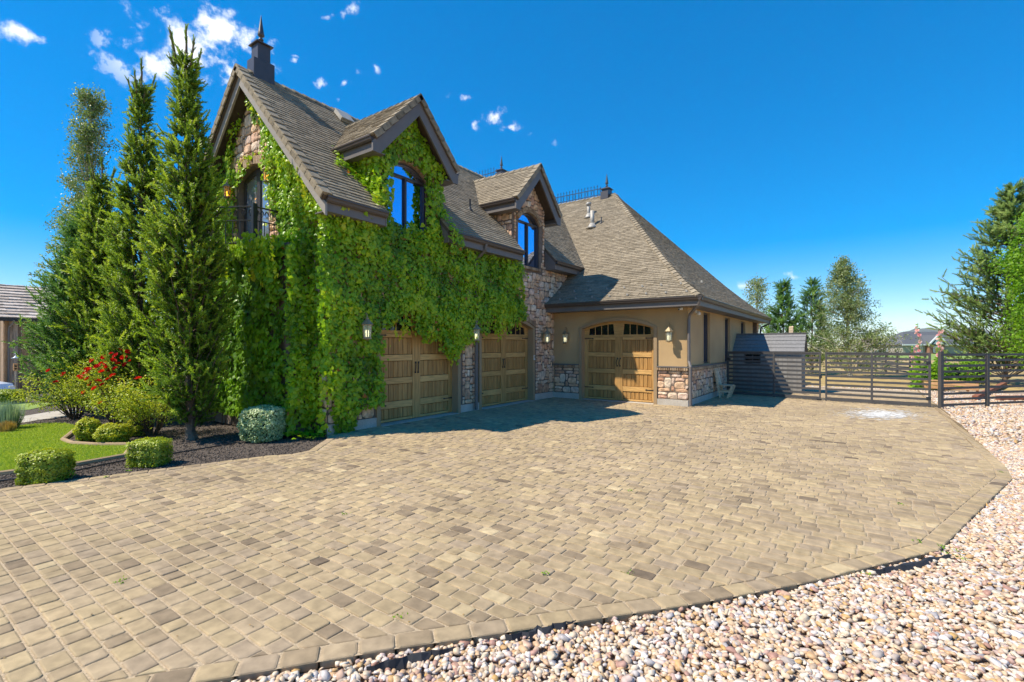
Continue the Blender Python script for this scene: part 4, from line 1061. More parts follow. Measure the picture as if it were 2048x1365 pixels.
# ---- small things on the walls
cam_ = thing('security_camera', (-4.06, YW-.01, 2.76), 'white bullet security camera under the eave of the stucco wing', 'camera')
mb = MB(); tube(mb, [(0, 0, 0), (0, -.05, 0)], .035, 12); tube(mb, [(0, -.05, 0), (0, -.07, .01)], .012, 8); mb.build('mount', 'whitepl', cam_)
mb = MB(); tube(mb, [(.01, -.05, .02), (-.03, -.19, -.02)], .033, 12); bd_ = mb.build('body', 'whitepl', cam_)
mb = MB(); tube(mb, [(-.0301, -.1905, -.0202), (-.031, -.194, -.021)], .026, 12); mb.build('lens', 'iron', bd_)
fl = thing('flood_light', (XS+.02, 14.75, 2.72), 'small white flood light under the side eave of the wing', 'light')
mb = MB(); tube(mb, [(0, 0, 0), (.05, 0, 0)], .05, 12); mb.build('mount', 'whitepl', fl)
mb = MB(); lathe(mb, [(.02, .05), (.05, 0), (.055, -.05), (.05, -.06)], (.11, -.03, -.04), 12); mb.build('head', 'whitepl', fl, smooth=True)
kp = thing('door_keypad', (XF+.045, 12.745, 1.27), 'cream garage keypad on the right jamb of the middle door', 'keypad')
mb = MB(); bbox(mb, 0, .025, -.035, .035, 0, .15, .006); mb.build('cover', 'whitepl', kp)
mb = MB(); bbox(mb, .025, .031, -.026, .026, .05, .135, .002); mb.build('button_panel', 'lampmetal', kp)

# ---- slatted steel gate and fences
def slat_run(name, A, B, posts, h, n, lab, cat, frame_=False, extra=None, group=None, tops=None):
    A = Vector((*A, 0)); B = Vector((*B, 0)); d = (B-A); L = d.length; d.normalize(); nrm = Vector((-d.y, d.x, 0))
    t = thing(name, A, lab, cat, group)
    mb = MB(); p = h-.06; step = (h-.12)/(n-1)
    for i in range(n):
        z = .085+i*step; obox(mb, d*(L/2)+Vector((0, 0, z)), d*(L/2-.02), nrm*.009, Vector((0, 0, .032)))
    mb.build('slat_panel', 'fence', t)
    for s, w, ph in posts:
        mb = MB(); obox(mb, d*(s*L)+Vector((0, 0, ph/2)), d*w, nrm*(w*.8), Vector((0, 0, ph/2))); mb.build('post', 'fence', t)
    if frame_:
        for z in (.04, h-.0): mb = MB(); obox(mb, d*(L/2)+Vector((0, 0, z)), d*(L/2-.03), nrm*.018, Vector((0, 0, .018))); mb.build('frame_rail', 'fence', t)
    if extra: extra(t, d, L)
    return t
GA, GM0, GM1, GB = (-3.78, 18.45), (-.93, 17.98), (-.82, 17.96), (1.66, 17.72)
def hinges(t, d, s):
    for z in (.25, 1.25): mb = MB(); obox(mb, d*s+Vector((0, 0, z)), d*.05, Vector((-d.y, d.x, 0))*.035, Vector((0, 0, .035))); mb.build('hinge', 'iron', t)
def latch(t, d, L):
    hinges(t, d, .07)
    mb = MB(); obox(mb, d*(L-.05)+Vector((0, 0, .03)), d*.06, Vector((-d.y, d.x, 0))*.05, Vector((0, 0, .02))); obox(mb, d*(L-.01)+Vector((0, 0, .75)), d*.03, Vector((-d.y, d.x, 0))*.04, Vector((0, 0, .05))); mb.build('latch', 'iron', t)
slat_run('driveway_gate', GA, GM0, ((.012, .035, 1.5), (.53, .028, 1.5), (.99, .022, 1.52)), 1.5, 11, 'left leaf of the charcoal slatted gate, in front of the shed', 'gate', True, latch, 'two leaves of the driveway gate')
slat_run('driveway_gate', GM1, GB, ((.01, .022, 1.52), (.47, .028, 1.5), (.99, .03, 1.52)), 1.5, 11, 'right leaf of the charcoal slatted gate, with bare paving behind it', 'gate', True, lambda t, d, L: hinges(t, d, L-.05), 'two leaves of the driveway gate')
slat_run('slat_fence', (1.86, 17.63), (6.3, 22.9), ((0, .05, 1.56), (.255, .042, 1.46), (.52, .042, 1.5), (.78, .042, 1.5)), 1.5, 10, 'charcoal slatted fence running off from the gate across the pebbles', 'fence')
# ---- shed
sh = thing('garden_shed', (-2.75, 20.75, 0), 'low grey garden shed with a shallow gabled roof behind the gate', 'shed')
sx0, sx1, sy0, sy1, se, sr = -4.30, -1.62, 20.1, 21.5, 1.58, 2.16
SO = (-2.75, 20.75, 0)
mb = MB(); n = 18
for i in range(n): a = sx0+(sx1-sx0)*i/n; bbox(mb, a, a+(sx1-sx0)/n-.006, sy0, sy0+.03, 0, se, .003)
n = 9
for x in (sx0, sx1-.03):
    for i in range(n):
        a = sy0+.031+(sy1-sy0-.031)*i/n; b = a+(sy1-sy0)/n-.008; m_ = (sy0+sy1)/2; zt_ = lambda y: se+(sr-se)*(1-abs(y-m_)/((sy1-sy0)/2))-.03
        V = [(x, a, 0), (x+.03, a, 0), (x+.03, b, 0), (x, b, 0), (x, a, zt_(a)), (x+.03, a, zt_(a)), (x+.03, b, zt_(b)), (x, b, zt_(b))]
        mb.add(V, [(3, 2, 1, 0), (4, 5, 6, 7), (0, 1, 5, 4), (1, 2, 6, 5), (2, 3, 7, 6), (3, 0, 4, 7)])
box(mb, sx0+.05, sx1-.05, sy0+.04, sy1, 0, se-.02)
mb.build('wall', 'shedwall', sh, SO)
mb = MB(); ym = (sy0+sy1)/2
for sg in (-1, 1):
    ye = ym+sg*((sy1-sy0)/2+.12); sl = (sr-se)/((sy1-sy0)/2); zz = se-.12*sl
    n = 5
    for i in range(n):
        a0 = i/n; a1 = (i+1)/n; y0 = ye+(ym-ye)*a0; y1 = ye+(ym-ye)*a1; z0 = zz+(sr-zz)*a0+.035; z1 = zz+(sr-zz)*a1+.02
        slab(mb, [(sx0-.08, y0, z0), (sx1+.08, y0, z0), (sx1+.08, y1, z1), (sx0-.08, y1, z1)], .03)
obox(mb, ((sx0+sx1)/2, ym, sr+.03), ((sx1-sx0)/2+.09, 0, 0), (0, .07, 0), (0, 0, .012))
mb.build('roof', 'shedroof', sh, SO)
mb = MB()
for i in range(2):
    for j in range(2): box(mb, -3.46+i*.26, -3.23+i*.26, sy0-.004, sy0-.002, 1.08+j*.17, 1.22+j*.17)
wn = mb.build('window', 'dark_pane', sh, SO)
mb = MB()
for x in (-3.49, -3.23, -2.97): box(mb, x, x+.03, sy0-.03, sy0-.001, 1.06, 1.42)
for z in (1.03, 1.225, 1.40): box(mb, -3.459, -2.971, sy0-.028, sy0-.001, z, z+.025)
mb.build('window_frame', 'fence', wn, SO)
x, y = at(1580, 19.5); bo = thing('leaning_board', (x, y, 0), 'weathered board leaning up behind the shed roof', 'board')
mb = MB(); obox(mb, (0, 0, 1.24), (.075, 0, .008), (0, .02, .02), (.05, -.1, 1.24)); mb.build('plank', 'oldwood', bo)
# ---- wooden chair by the wing wall
x, y = -3.55, 17.1
ch = thing('wooden_chair', (x, y, 0), 'weathered wooden chair standing against the stone base of the wing', 'chair', rz=PI/2)
# local: seat faces -Y, back at +Y
mb = MB()
for i in range(3): bbox(mb, -.21, .21, -.24+i*.135, -.115+i*.135, .40, .435, .006)
mb.build('seat', 'oldwood', ch)
mb = MB()
for i in range(3): obox(mb, (-.13+i*.13, .235, .68), (.058, 0, 0), (0, .014, 0), (0, .055, .24))
obox(mb, (0, .215, .50), (.2, 0, 0), (0, .016, 0), (0, .004, .03)); mb.build('backrest', 'oldwood', ch)
for sx in (-1, 1):
    mb = MB(); obox(mb, (sx*.20, -.17, .20), (.022, 0, 0), (0, .032, 0), (0, -.07, .20)); mb.build('leg', 'oldwood', ch)
    mb = MB(); obox(mb, (sx*.20, .20, .46), (.022, 0, 0), (0, .030, 0), (0, .09, .46)); mb.build('leg', 'oldwood', ch)
    mb = MB(); obox(mb, (sx*.20, 0, .22), (.018, 0, 0), (0, .20, 0), (0, 0, .025)); mb.build('stretcher', 'oldwood', ch)

# ---- ivy: real leaves hung in layers over wall, dormer, bay and roof edge
def poly_pts(poly, dens, keep=None):
    xs = [p[0] for p in poly]; ys = [p[1] for p in poly]; A = (max(xs)-min(xs))*(max(ys)-min(ys)); n = int(A*dens*1.25); out = []
    U = rng.uniform(min(xs), max(xs), n); W = rng.uniform(min(ys), max(ys), n)
    for u, w in zip(U, W):
        n1 = .10*math.sin(u*5.3+w*2.1)+.07*math.sin(u*11.+w*7.)*math.sin(w*4.); n2 = .10*math.sin(u*4.1-w*3.7+2)+.08*math.sin(u*13.+1)
        if inside((u+rng.normal(0, .05)+n1, w+rng.normal(0, .07)+n2), poly) and (keep is None or keep(u, w)): out.append((u, w))
    return np.array(out)
IV = []
gk = lambda u, w: w < 7.50-1.049*abs(u+11.1)
dk = lambda u, w: w < 4.12 or (w < 6.92-1.04*abs(u-7.53) and abs(u-7.53) < 1.05 and w < 6.05+.0*u+1.2*(abs(u-7.53) < .9)) or u < 6.4 and w < 4.55
def ivy_patch(fr, poly, dens, keep=None, d0=.02, d1=.2, size=(.04, .115), tint=(0., 1.), droop=.55, lump=3.):
    P = poly_pts(poly, dens, keep); N = len(P)
    if N == 0: return
    o = np.array(fr(0, 0, 0)); eu = np.array(fr(1, 0, 0))-o; ev_ = np.array(fr(0, 1, 0))-o; en = np.array(fr(0, 0, 1))-o
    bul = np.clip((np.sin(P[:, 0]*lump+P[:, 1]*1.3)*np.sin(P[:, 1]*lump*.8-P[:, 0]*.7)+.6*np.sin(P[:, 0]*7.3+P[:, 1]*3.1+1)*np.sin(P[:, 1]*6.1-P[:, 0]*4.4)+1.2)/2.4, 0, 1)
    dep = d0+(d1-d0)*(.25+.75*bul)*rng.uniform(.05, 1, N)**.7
    pos = o+P[:, :1]*eu+P[:, 1:]*ev_+dep[:, None]*en
    z = en+eu*rng.normal(0, .42, N)[:, None]+ev_*(rng.normal(.18, .42, N))[:, None]
    tip = -ev_*droop+eu*rng.normal(0, .55, N)[:, None]+en*.15
    y = tip; xh = np.cross(y, z)
    s = rng.uniform(*size, N)
    T = np.clip(tint[0]+(tint[1]-tint[0])*(.06+.42*rng.random(N)+.45*((dep-d0)/(d1-d0+1e-6))*rng.random(N)+.55*(bul-.42)), 0, .96)  # deep leaves darker, outermost brighter: self-shadow put into the tint
    T = np.where(rng.random(N) < .004, 1., T)
    IV.append((pos, z, xh, s, T))
FP = lambda pts, X=XF: [onX(px, py, X) for px, py in pts]
GP = lambda pts, Y=YG: [onY(px, py, Y) for px, py in pts]
okdoor = lambda u, w: True
ivf = FP([(662, 880), (683, 866), (740, 846), (757, 838), (760, 655), (800, 640), (838, 652), (868, 668), (888, 700), (905, 712), (914, 692), (930, 655), (950, 638), (985, 648), (1010, 640), (1045, 642), (1048, 610), (1030, 580), (1044, 555), (1030, 520), (960, 498), (885, 480), (800, 452), (700, 420), (640, 400), (630, 500), (640, 700)])
ivy_patch(fF, ivf, 640, lambda u, w: not (w < .55+.25*math.sin(u*9)*.5 and u > 6.1 and w < .42) and w < 4.55, d1=.34, tint=(0, .82))
# trailing fringe over the door heads
ivy_patch(fF, FP([(757, 640), (880, 640), (915, 690), (1048, 640), (1048, 600), (757, 600)]), 260, d0=.12, d1=.34, tint=(.25, 1.))
# trails hanging free in front of the first door
ivy_patch(fF, FP([(800, 640), (822, 640), (818, 668), (806, 668)]), 300, d0=.02, d1=.14, tint=(.3, 1))
ivy_patch(fF, FP([(838, 640), (905, 640), (914, 718), (893, 706), (868, 676), (846, 690)]), 330, d0=.03, d1=.26, tint=(.2, 1))
# hanging over the eave between corner and dormer
ivd = [(5.5, 3.9), (5.5, 4.4), (6.5, 4.6), (6.55, 6.0), (7.0, 6.5), (7.53, 6.95), (8.0, 6.5), (8.5, 5.95), (8.5, 4.4), (8.9, 4.15), (8.9, 3.9)]
win1 = winloop(D1, -.05); winc = [(6.99, 4.0), (8.03, 4.0), (8.03, 5.55), (7.85, 5.8), (7.53, 5.86), (7.2, 5.8), (6.99, 5.55)]
ivy_patch(fF, ivd, 620, lambda u, w: not inside((u, w), winc) and dk(u, w), d1=.30, tint=(0, .85))
# dormer cheek (faces the gable side) and the slope of roof beside it
fC = frame((0, D1-.90, 0), (1, 0, 0), (0, 0, 1), (0, -1, 0))
ivy_patch(fC, [(-8.3, 4.3), (-8.25, 6.0), (-9.35, 6.05), (-8.9, 5.55)], 650, d1=.22, tint=(.3, 1))
fR = frame(EO, (0, 1, 0), ev, Vector((ev.z, 0, -ev.x)))
ivy_patch(fR, [(5.95, 1.35), (6.65, .45), (6.68, 2.2), (6.2, 2.1)], 520, d0=.03, d1=.22, tint=(.3, 1))
ivy_patch(fR, [(6.45, .1), (6.7, .1), (6.7, 1.2), (6.3, .9)], 420, d0=.03, d1=.18, tint=(.3, 1))
ivy_patch(fR, [(8.40, -.1), (8.75, -.15), (8.62, .6), (8.45, 1.3)], 420, d0=.02, d1=.18, tint=(.1, .8))
ivy_patch(frame((-7.86, 0, 0), (0, 1, 0), (0, 0, 1), (1, 0, 0)), [(8.42, 3.9), (8.9, 4.1), (8.85, 4.5), (8.45, 4.6)], 420, d1=.12, tint=(.1, .8))
# gable wall
gright = [(-8.25, 0), (-8.25, 4.72), (-9.0, 5.45), (-9.9, 6.35), (-10.55, 7.05), (-11.0, 7.35), (-11.15, 7.1), (-10.75, 6.75), (-10.4, 6.25), (-10.35, 5.9), (-10.42, 5.3), (-10.3, 4.6), (-9.9, 4.3), (-9.8, 3.6), (-8.7, 3.5), (-8.7, 0)]
ivy_patch(fG, gright, 560, gk, d1=.28, tint=(.05, .92))
ivy_patch(fG, [(-10.2, 5.9), (-9.9, 5.1), (-9.7, 4.4), (-9.0, 4.4), (-9.0, 5.2), (-9.6, 5.9)], 200, gk, d0=.1, d1=.3, tint=(.3, 1))
gleft = [(-13.9, 3.6), (-13.9, 4.7), (-12.3, 6.35), (-11.6, 7.05), (-11.5, 6.75), (-11.9, 6.2), (-11.95, 5.6), (-11.85, 3.6)]
ivy_patch(fG, gleft, 520, gk, d1=.24, tint=(.05, .95))
ivy_patch(fG, [(-11.95, 5.3), (-11.85, 5.85), (-11.3, 5.82), (-11.25, 5.62), (-11.7, 5.5)], 420, d0=.02, d1=.2, tint=(.2, 1))
# corner wrap
ivy_patch(frame((-8.22, 5.42, 0), (.7071, .7071, 0), (0, 0, 1), (.7071, -.7071, 0)), [(-.1, .1), (.1, .1), (.1, 4.3), (-.1, 4.3)], 420, d1=.16, tint=(.25, 1))
# bay: front, right cheek and top
ivy_patch(frame((0, 4.98, 0), (1, 0, 0), (0, 0, 1), (0, -1, 0)), [(-13.6, .25), (-8.8, .25), (-8.8, 3.7), (-13.6, 3.7)], 430, d1=.28, tint=(0, .45), size=(.05, .15))  # front leaves get a darker tint range: the spruces' shade put into leaf colour
ivy_patch(frame((-8.76, 0, 0), (0, 1, 0), (0, 0, 1), (1, 0, 0)), [(4.9, .1), (5.5, .1), (5.5, 3.75), (4.9, 3.75)], 800, d1=.24, tint=(0, .8))
ivy_patch(frame((-8.80, 5.01, 0), (.7071, .7071, 0), (0, 0, 1), (.7071, -.7071, 0)), [(-.1, .15), (.1, .15), (.1, 3.7), (-.1, 3.7)], 420, d1=.12, tint=(0, .7))
ivy_patch(frame((0, 0, 3.70), (1, 0, 0), (0, 1, 0), (0, 0, 1)), [(-13.5, 4.85), (-8.8, 4.85), (-8.8, 5.5), (-10.0, 5.45), (-10.1, 5.0), (-13.4, 4.95)], 420, d1=.16, tint=(.2, 1), droop=.3)
ivy_patch(frame((0, 4.8, 0), (1, 0, 0), (0, 0, 1), (0, -1, 0)), [(-11.9, 3.5), (-8.9, 3.45), (-9.1, 3.75), (-9.9, 3.85), (-10.3, 3.95), (-11.8, 3.8)], 420, d1=.16, tint=(.25, 1))
# ground runners at the corner
ivy_patch(frame((0, 0, -.01), (1, 0, 0), (0, 1, 0), (0, 0, 1)), [(-9.3, 4.6), (-8.1, 5.0), (-8.25, 5.55), (-9.3, 5.2)], 330, d1=.14, tint=(.1, .9), droop=.3, size=(.05, .1))
def strands(n, fr, pts, lmin, lmax, d0, d1, tint=(.3, 1)):
    """loose trailing shoots hanging from points given as (u, v) on the wall"""
    o = np.array(fr(0, 0, 0)); eu = np.array(fr(1, 0, 0))-o; en = np.array(fr(0, 0, 1))-o; up = np.array([0, 0, 1.])
    P = []; T_ = []
    for i in range(n):
        k = random.randrange(len(pts)-1); t = random.random(); u = pts[k][0]+(pts[k+1][0]-pts[k][0])*t; w = pts[k][1]+(pts[k+1][1]-pts[k][1])*t
        L = random.uniform(lmin, lmax); d = random.uniform(d0, d1); c = random.uniform(*tint); m = int(L/.035); ph = random.uniform(0, 6)
        for j in range(m):
            f = j/m; P.append(o+eu*(u+.04*math.sin(ph+f*4)+random.gauss(0, .02))+up*(w-L*f)+en*(d*(1-.3*f)+random.gauss(0, .02))); T_.append(min(.97, max(0, c+random.gauss(0, .15))))
    P = np.array(P); N_ = len(P); z = en+rng.normal(0, .5, (N_, 3)); y = -up+rng.normal(0, .45, (N_, 3)); IV.append((P, z, np.cross(y, z), rng.uniform(.045, .10, N_), np.array(T_)))
strands(46, fF, FP([(760, 640), (838, 652), (868, 668), (900, 705), (918, 680), (950, 640), (1045, 640)]), .12, .45, .04, .3)
strands(22, fF, FP([(1045, 600), (1040, 560), (1035, 525)]), .1, .3, .02, .12)
strands(26, fF, [(5.5, 4.35), (6.6, 4.45)], .15, .6, .2, .42)
strands(20, fF, [(8.45, 4.3), (11.5, 4.1)], .15, .5, .1, .32)
strands(34, fG, [(-10.3, 6.0), (-9.6, 5.6), (-8.9, 5.2), (-8.4, 4.7)], .2, .8, .15, .36)
strands(24, fG, [(-11.0, 7.1), (-10.4, 6.7), (-9.9, 6.2)], .15, .5, .05, .2)
strands(12, fG, [(-11.9, 5.8), (-11.5, 6.0), (-11.0, 6.0)], .1, .35, .02, .14)
strands(30, frame((0, 4.95, 0), (1, 0, 0), (0, 0, 1), (0, -1, 0)), [(-11.5, 3.75), (-8.8, 3.75)], .2, .9, .15, .32)
tv, tf = leaf_ivy()
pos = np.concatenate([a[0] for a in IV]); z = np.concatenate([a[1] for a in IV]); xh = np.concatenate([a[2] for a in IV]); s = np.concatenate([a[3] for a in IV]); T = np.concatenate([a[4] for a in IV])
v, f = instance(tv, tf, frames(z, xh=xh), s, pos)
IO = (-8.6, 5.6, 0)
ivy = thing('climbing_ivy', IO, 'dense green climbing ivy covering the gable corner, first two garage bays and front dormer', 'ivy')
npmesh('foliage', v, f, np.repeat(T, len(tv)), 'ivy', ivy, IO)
mb = MB()
for i in range(26):
    x = random.uniform(-13, -8.5); yy = YG-.05 if x > -8.75 else 4.95; pts = [(x, yy, 0)]
    for k in range(9): x += random.gauss(0, .09); pts.append((x, yy-random.uniform(0, .04), pts[-1][2]+.42))
    tube(mb, pts, [.009-.0006*k for k in range(10)], 4)
for i in range(5):
    y = random.uniform(6.0, 6.6); pts = [(XF+.05, y, .5)]
    for k in range(9): y += random.gauss(0, .08); pts.append((XF+.05+random.uniform(0, .04), y, pts[-1][2]+.38))
    tube(mb, pts, [.007-.0005*k for k in range(10)], 4)
mb.build('stems', 'twig', ivy, IO)

# ---- trees
def trunk_mb(Hh, r0, lean=(0, 0), r1=.01, n=8):
    mb = MB(); k = 9; pts = []; rr = []
    for i in range(k+1):
        t = i/k; pts.append((lean[0]*t+.02*math.sin(i*1.7), lean[1]*t+.02*math.cos(i*1.3), Hh*t)); rr.append(r0*(1-t)+r1)
    pts.insert(1, (0, 0, Hh*.02)); rr[0] *= 1.35; rr.insert(1, r0*1.05); tube(mb, pts, rr, n); return mb
def conifer(name, px, b, ytop, prof, nb, lab, cat, mat, bark='bark', elev=(.5, 1.1), slen=(.14, .26), zlow=.03, yb=None, tip=0, seed=1, group=None, per=7, needle=16, nl=.30, wn_=.055, lean=(0, 0), fill=.35, stem=True):
    """trunk, limbs and needle-clad shoots; prof(h) = crown radius at relative height h"""
    r = np.random.default_rng(seed); x0, y0 = at(px, b); Hh = zat(ytop, b)
    ks = 1/math.sqrt(1+((px-1024)/F)**2)                             # wide lens: round crowns stretch off-axis in the photo
    t = thing(name, (x0, y0, -.03), lab, cat, group)
    tm = trunk_mb(Hh*.97, .022+.0075*Hh, lean)
    P = []; D = []; S = []; T = []
    for i in range(nb):
        h = zlow+((.94 if tip else 1)-zlow)*(r.random()**.85)*.985; az = r.uniform(0, 2*PI); L = ks*prof(h)*r.uniform(.55, 1.06)
        el = r.uniform(*elev); hd = np.array([math.cos(az), math.sin(az), 0])
        base = np.array([lean[0]*h, lean[1]*h, max(.15, Hh*h-L*math.tan(el)*.55)])
        k = max(2, int(per*min(1.6, .4+L)))
        curve = r.uniform(.1, .35)
        end = base+hd*L+np.array([0, 0, L*math.tan(el)])
        if L > .25:
            pts = [base, base+hd*L*.5+np.array([0, 0, L*math.tan(el)*(.5-curve*.5)]), end]; tube(tm, [tuple(p) for p in pts], [.005+.008*L, .004+.007*L, .003+.003*L], 4, caps=False)
        for j in range(k):
            f = fill+(1-fill)*(j+r.random())/k
            p = base+hd*L*f+np.array([0, 0, L*math.tan(el)*(f-curve*f*(1-f)*2)])+r.normal(0, .025+.012*L, 3)
            if p[2] < .12: continue
            d = hd*r.uniform(.3, 1.)+r.normal(0, .42, 3)+np.array([0, 0, r.uniform(.3, 1.1)])
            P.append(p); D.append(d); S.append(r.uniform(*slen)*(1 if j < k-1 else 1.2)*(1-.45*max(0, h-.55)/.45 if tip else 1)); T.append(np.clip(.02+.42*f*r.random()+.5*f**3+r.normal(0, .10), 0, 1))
    for i in range(tip):                                           # long bare leaders at the top
        az = r.uniform(0, 2*PI); o = np.array([lean[0], lean[1], Hh*(.86+.006*i)]); q = o+np.array([math.cos(az)*.16, math.sin(az)*.16, .12]); e = q+np.array([math.cos(az)*.09, math.sin(az)*.09, r.uniform(.18, .5)])
        if i == 0: o = np.array([lean[0], lean[1], Hh*.93]); q = o+np.array([.01, 0, .2]); e = np.array([lean[0], lean[1], Hh])
        tube(tm, [tuple(o), tuple(q), tuple(e)], [.02, .017, .014], 5)
        for j in range(14):
            P.append(q+(e-q)*(j/14)); D.append(e-q+r.normal(0, .06, 3)); S.append(.13); T.append(.2+.3*r.random())
    P = np.array(P); D = np.array(D); S = np.array(S); T = np.array(T); parts = []
    grp = r.integers(0, 3, len(P))
    for q in range(3):
        tv, tf = shoot(needle, 1., nl, wn_, .9, seed=q+seed); m = grp == q
        v, f = instance(tv, tf, frames(D[m]), S[m], P[m]); parts.append((v, f, np.repeat(T[m], len(tv))))
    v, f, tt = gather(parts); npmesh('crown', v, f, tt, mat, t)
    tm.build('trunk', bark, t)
    return t
col = lambda w, lo=.10: (lambda h: w*(min(1, (h/lo)**.6) if h < lo else 1.)*((1-h)**.62)*(1.04 if h < .55 else 1)+.03)
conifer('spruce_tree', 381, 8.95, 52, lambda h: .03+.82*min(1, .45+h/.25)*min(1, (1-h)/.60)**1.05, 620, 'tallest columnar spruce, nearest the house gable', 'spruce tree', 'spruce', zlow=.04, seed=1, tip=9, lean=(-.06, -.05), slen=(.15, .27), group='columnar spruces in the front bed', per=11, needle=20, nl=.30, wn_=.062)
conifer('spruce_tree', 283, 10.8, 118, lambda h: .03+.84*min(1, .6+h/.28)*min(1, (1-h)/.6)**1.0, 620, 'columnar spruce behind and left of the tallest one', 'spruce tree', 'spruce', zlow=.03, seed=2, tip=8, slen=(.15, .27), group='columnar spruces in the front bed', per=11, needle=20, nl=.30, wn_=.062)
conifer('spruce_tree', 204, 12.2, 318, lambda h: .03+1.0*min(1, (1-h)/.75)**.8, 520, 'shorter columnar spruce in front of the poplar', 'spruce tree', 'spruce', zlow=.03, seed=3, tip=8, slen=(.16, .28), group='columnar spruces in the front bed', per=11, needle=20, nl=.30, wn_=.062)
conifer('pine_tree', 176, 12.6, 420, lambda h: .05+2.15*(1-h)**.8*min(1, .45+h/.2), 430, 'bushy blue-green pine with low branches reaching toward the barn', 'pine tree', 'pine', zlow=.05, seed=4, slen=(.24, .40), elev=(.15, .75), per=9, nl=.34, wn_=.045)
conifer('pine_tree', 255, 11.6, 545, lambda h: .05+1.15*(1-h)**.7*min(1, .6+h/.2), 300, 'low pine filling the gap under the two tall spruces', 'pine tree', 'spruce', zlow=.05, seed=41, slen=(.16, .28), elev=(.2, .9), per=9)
# right-hand side
conifer('pine_tree', 2010, 23., 366, lambda h: .15+5.6*(1-h)**.85*min(1, .7+h), 330, 'big open pine with upswept branches behind the right fence', 'pine tree', 'bluepine', zlow=.09, seed=5, slen=(.26, .44), elev=(.25, .75), per=13, needle=24, nl=.32, wn_=.045, lean=(.35, .4), fill=.3)
conifer('pine_tree', 1566, 30., 566, lambda h: .1+1.75*(1-h)**.8, 170, 'left one of two young pines behind the shed', 'pine tree', 'pine', zlow=.1, seed=6, slen=(.34, .55), elev=(.3, .9), per=8, needle=16, nl=.30, wn_=.04, group='young pines behind the shed')
conifer('pine_tree', 1624, 32., 562, lambda h: .1+1.9*(1-h)**.75, 170, 'right one of two young pines behind the shed, next to the aspen', 'pine tree', 'pine', zlow=.1, seed=7, slen=(.34, .55), elev=(.3, .9), per=8, needle=16, nl=.30, wn_=.04, group='young pines behind the shed')

def broadleaf(name, px, b, ytop, crown, nl, lab, cat, mat, bark, size=(.05, .09), seed=1, zb=.2, nlimb=26, group=None, clump=.2, elev=(.7, 1.2), r0=None, per=None, lean=(0, 0)):
    r = np.random.default_rng(seed); x0, y0 = at(px, b); Hh = zat(ytop, b); t = thing(name, (x0, y0, -.03), lab, cat, group)
    tm = trunk_mb(Hh*.96, r0 or (.02+.012*Hh), lean); C = []; ks = 1/math.sqrt(1+((px-1024)/F)**2)
    for i in range(nlimb):
        h = zb+(1-zb)*r.random()**.9*.97; az = 2.4*i+r.uniform(-.4, .4); L = ks*crown(h)*r.uniform(.5, 1.05); el = r.uniform(*elev); hd = np.array([math.cos(az), math.sin(az), 0])
        base = np.array([lean[0]*h, lean[1]*h, max(.2, Hh*h-L*math.tan(el)*.8)]); end = base+hd*L+np.array([0, 0, min(L*math.tan(el), Hh*1.01-base[2])])
        mid = (base+end)/2+r.normal(0, .06*L, 3); tube(tm, [tuple(base), tuple(mid), tuple(end)], [.008+.014*L, .006+.008*L, .004], 5, caps=False)
        for j in range(int(3+4*L)):
            f = .3+.7*r.random(); p = base+(end-base)*f; q = p+r.normal(0, .22*L+.05, 3)
            tube(tm, [tuple(p), tuple((p+q)/2+r.normal(0, .03, 3)), tuple(q)], [.006, .005, .003], 3, caps=False); C.append(q)
        C.append(end)
    C = np.array(C); idx = r.integers(0, len(C), nl); pos = C[idx]+r.normal(0, clump, (nl, 3))*np.array([1, 1, .85]); keep = pos[:, 2] > .15; pos = pos[keep]; n = len(pos); idx = idx[keep]
    tv, tf = leaf_small(); v, f = instance(tv, tf, frames(r.normal(size=(n, 3))+np.array([0, 0, .5])), r.uniform(*size, n), pos)
    ct = r.random(len(C)); T = np.clip(.55*r.random(n)+.45*ct[idx], 0, 1)
    npmesh('crown', v, f, np.repeat(T, len(tv)), mat, t); tm.build('trunk', bark, t); return t
broadleaf('poplar_tree', 160, 15.2, 165, lambda h: .10+1.45*min(1, (h/.2)**.5)*(1-h)**.5*(1 if h < .5 else .9), 26000, 'slender grey-green poplar standing behind the spruces', 'poplar tree', 'poplar', 'palebark', size=(.05, .085), seed=11, zb=.12, nlimb=130, clump=.10, elev=(1.0, 1.35), lean=(.25, .2))
broadleaf('aspen_tree', 1700, 28., 512, lambda h: .15+3.3*(1-h)**.95, 25000, 'airy silver-green aspen with a pale trunk behind the gate', 'aspen tree', 'aspen', 'palebark', size=(.07, .12), seed=12, zb=.08, nlimb=105, clump=.14, elev=(.25, .9), lean=(-.3, -.1))
broadleaf('aspen_tree', 1514, 40., 556, lambda h: .3+1.7*(1-h)**.5, 3500, 'sparse pale aspen top showing just past the wing roof', 'aspen tree', 'aspen', 'palebark', size=(.10, .17), seed=13, zb=.45, nlimb=50, clump=.17, elev=(.5, 1.2))
broadleaf('shade_tree', 2098, 19.5, 425, lambda h: 1.95*math.sin(PI*min(1, max(.05, h*.95)))**.5, 26000, 'bright green leafy tree at the right edge of the view', 'tree', 'maple', 'bark', size=(.08, .14), seed=14, zb=.14, nlimb=80, clump=.22, elev=(.3, 1.0))

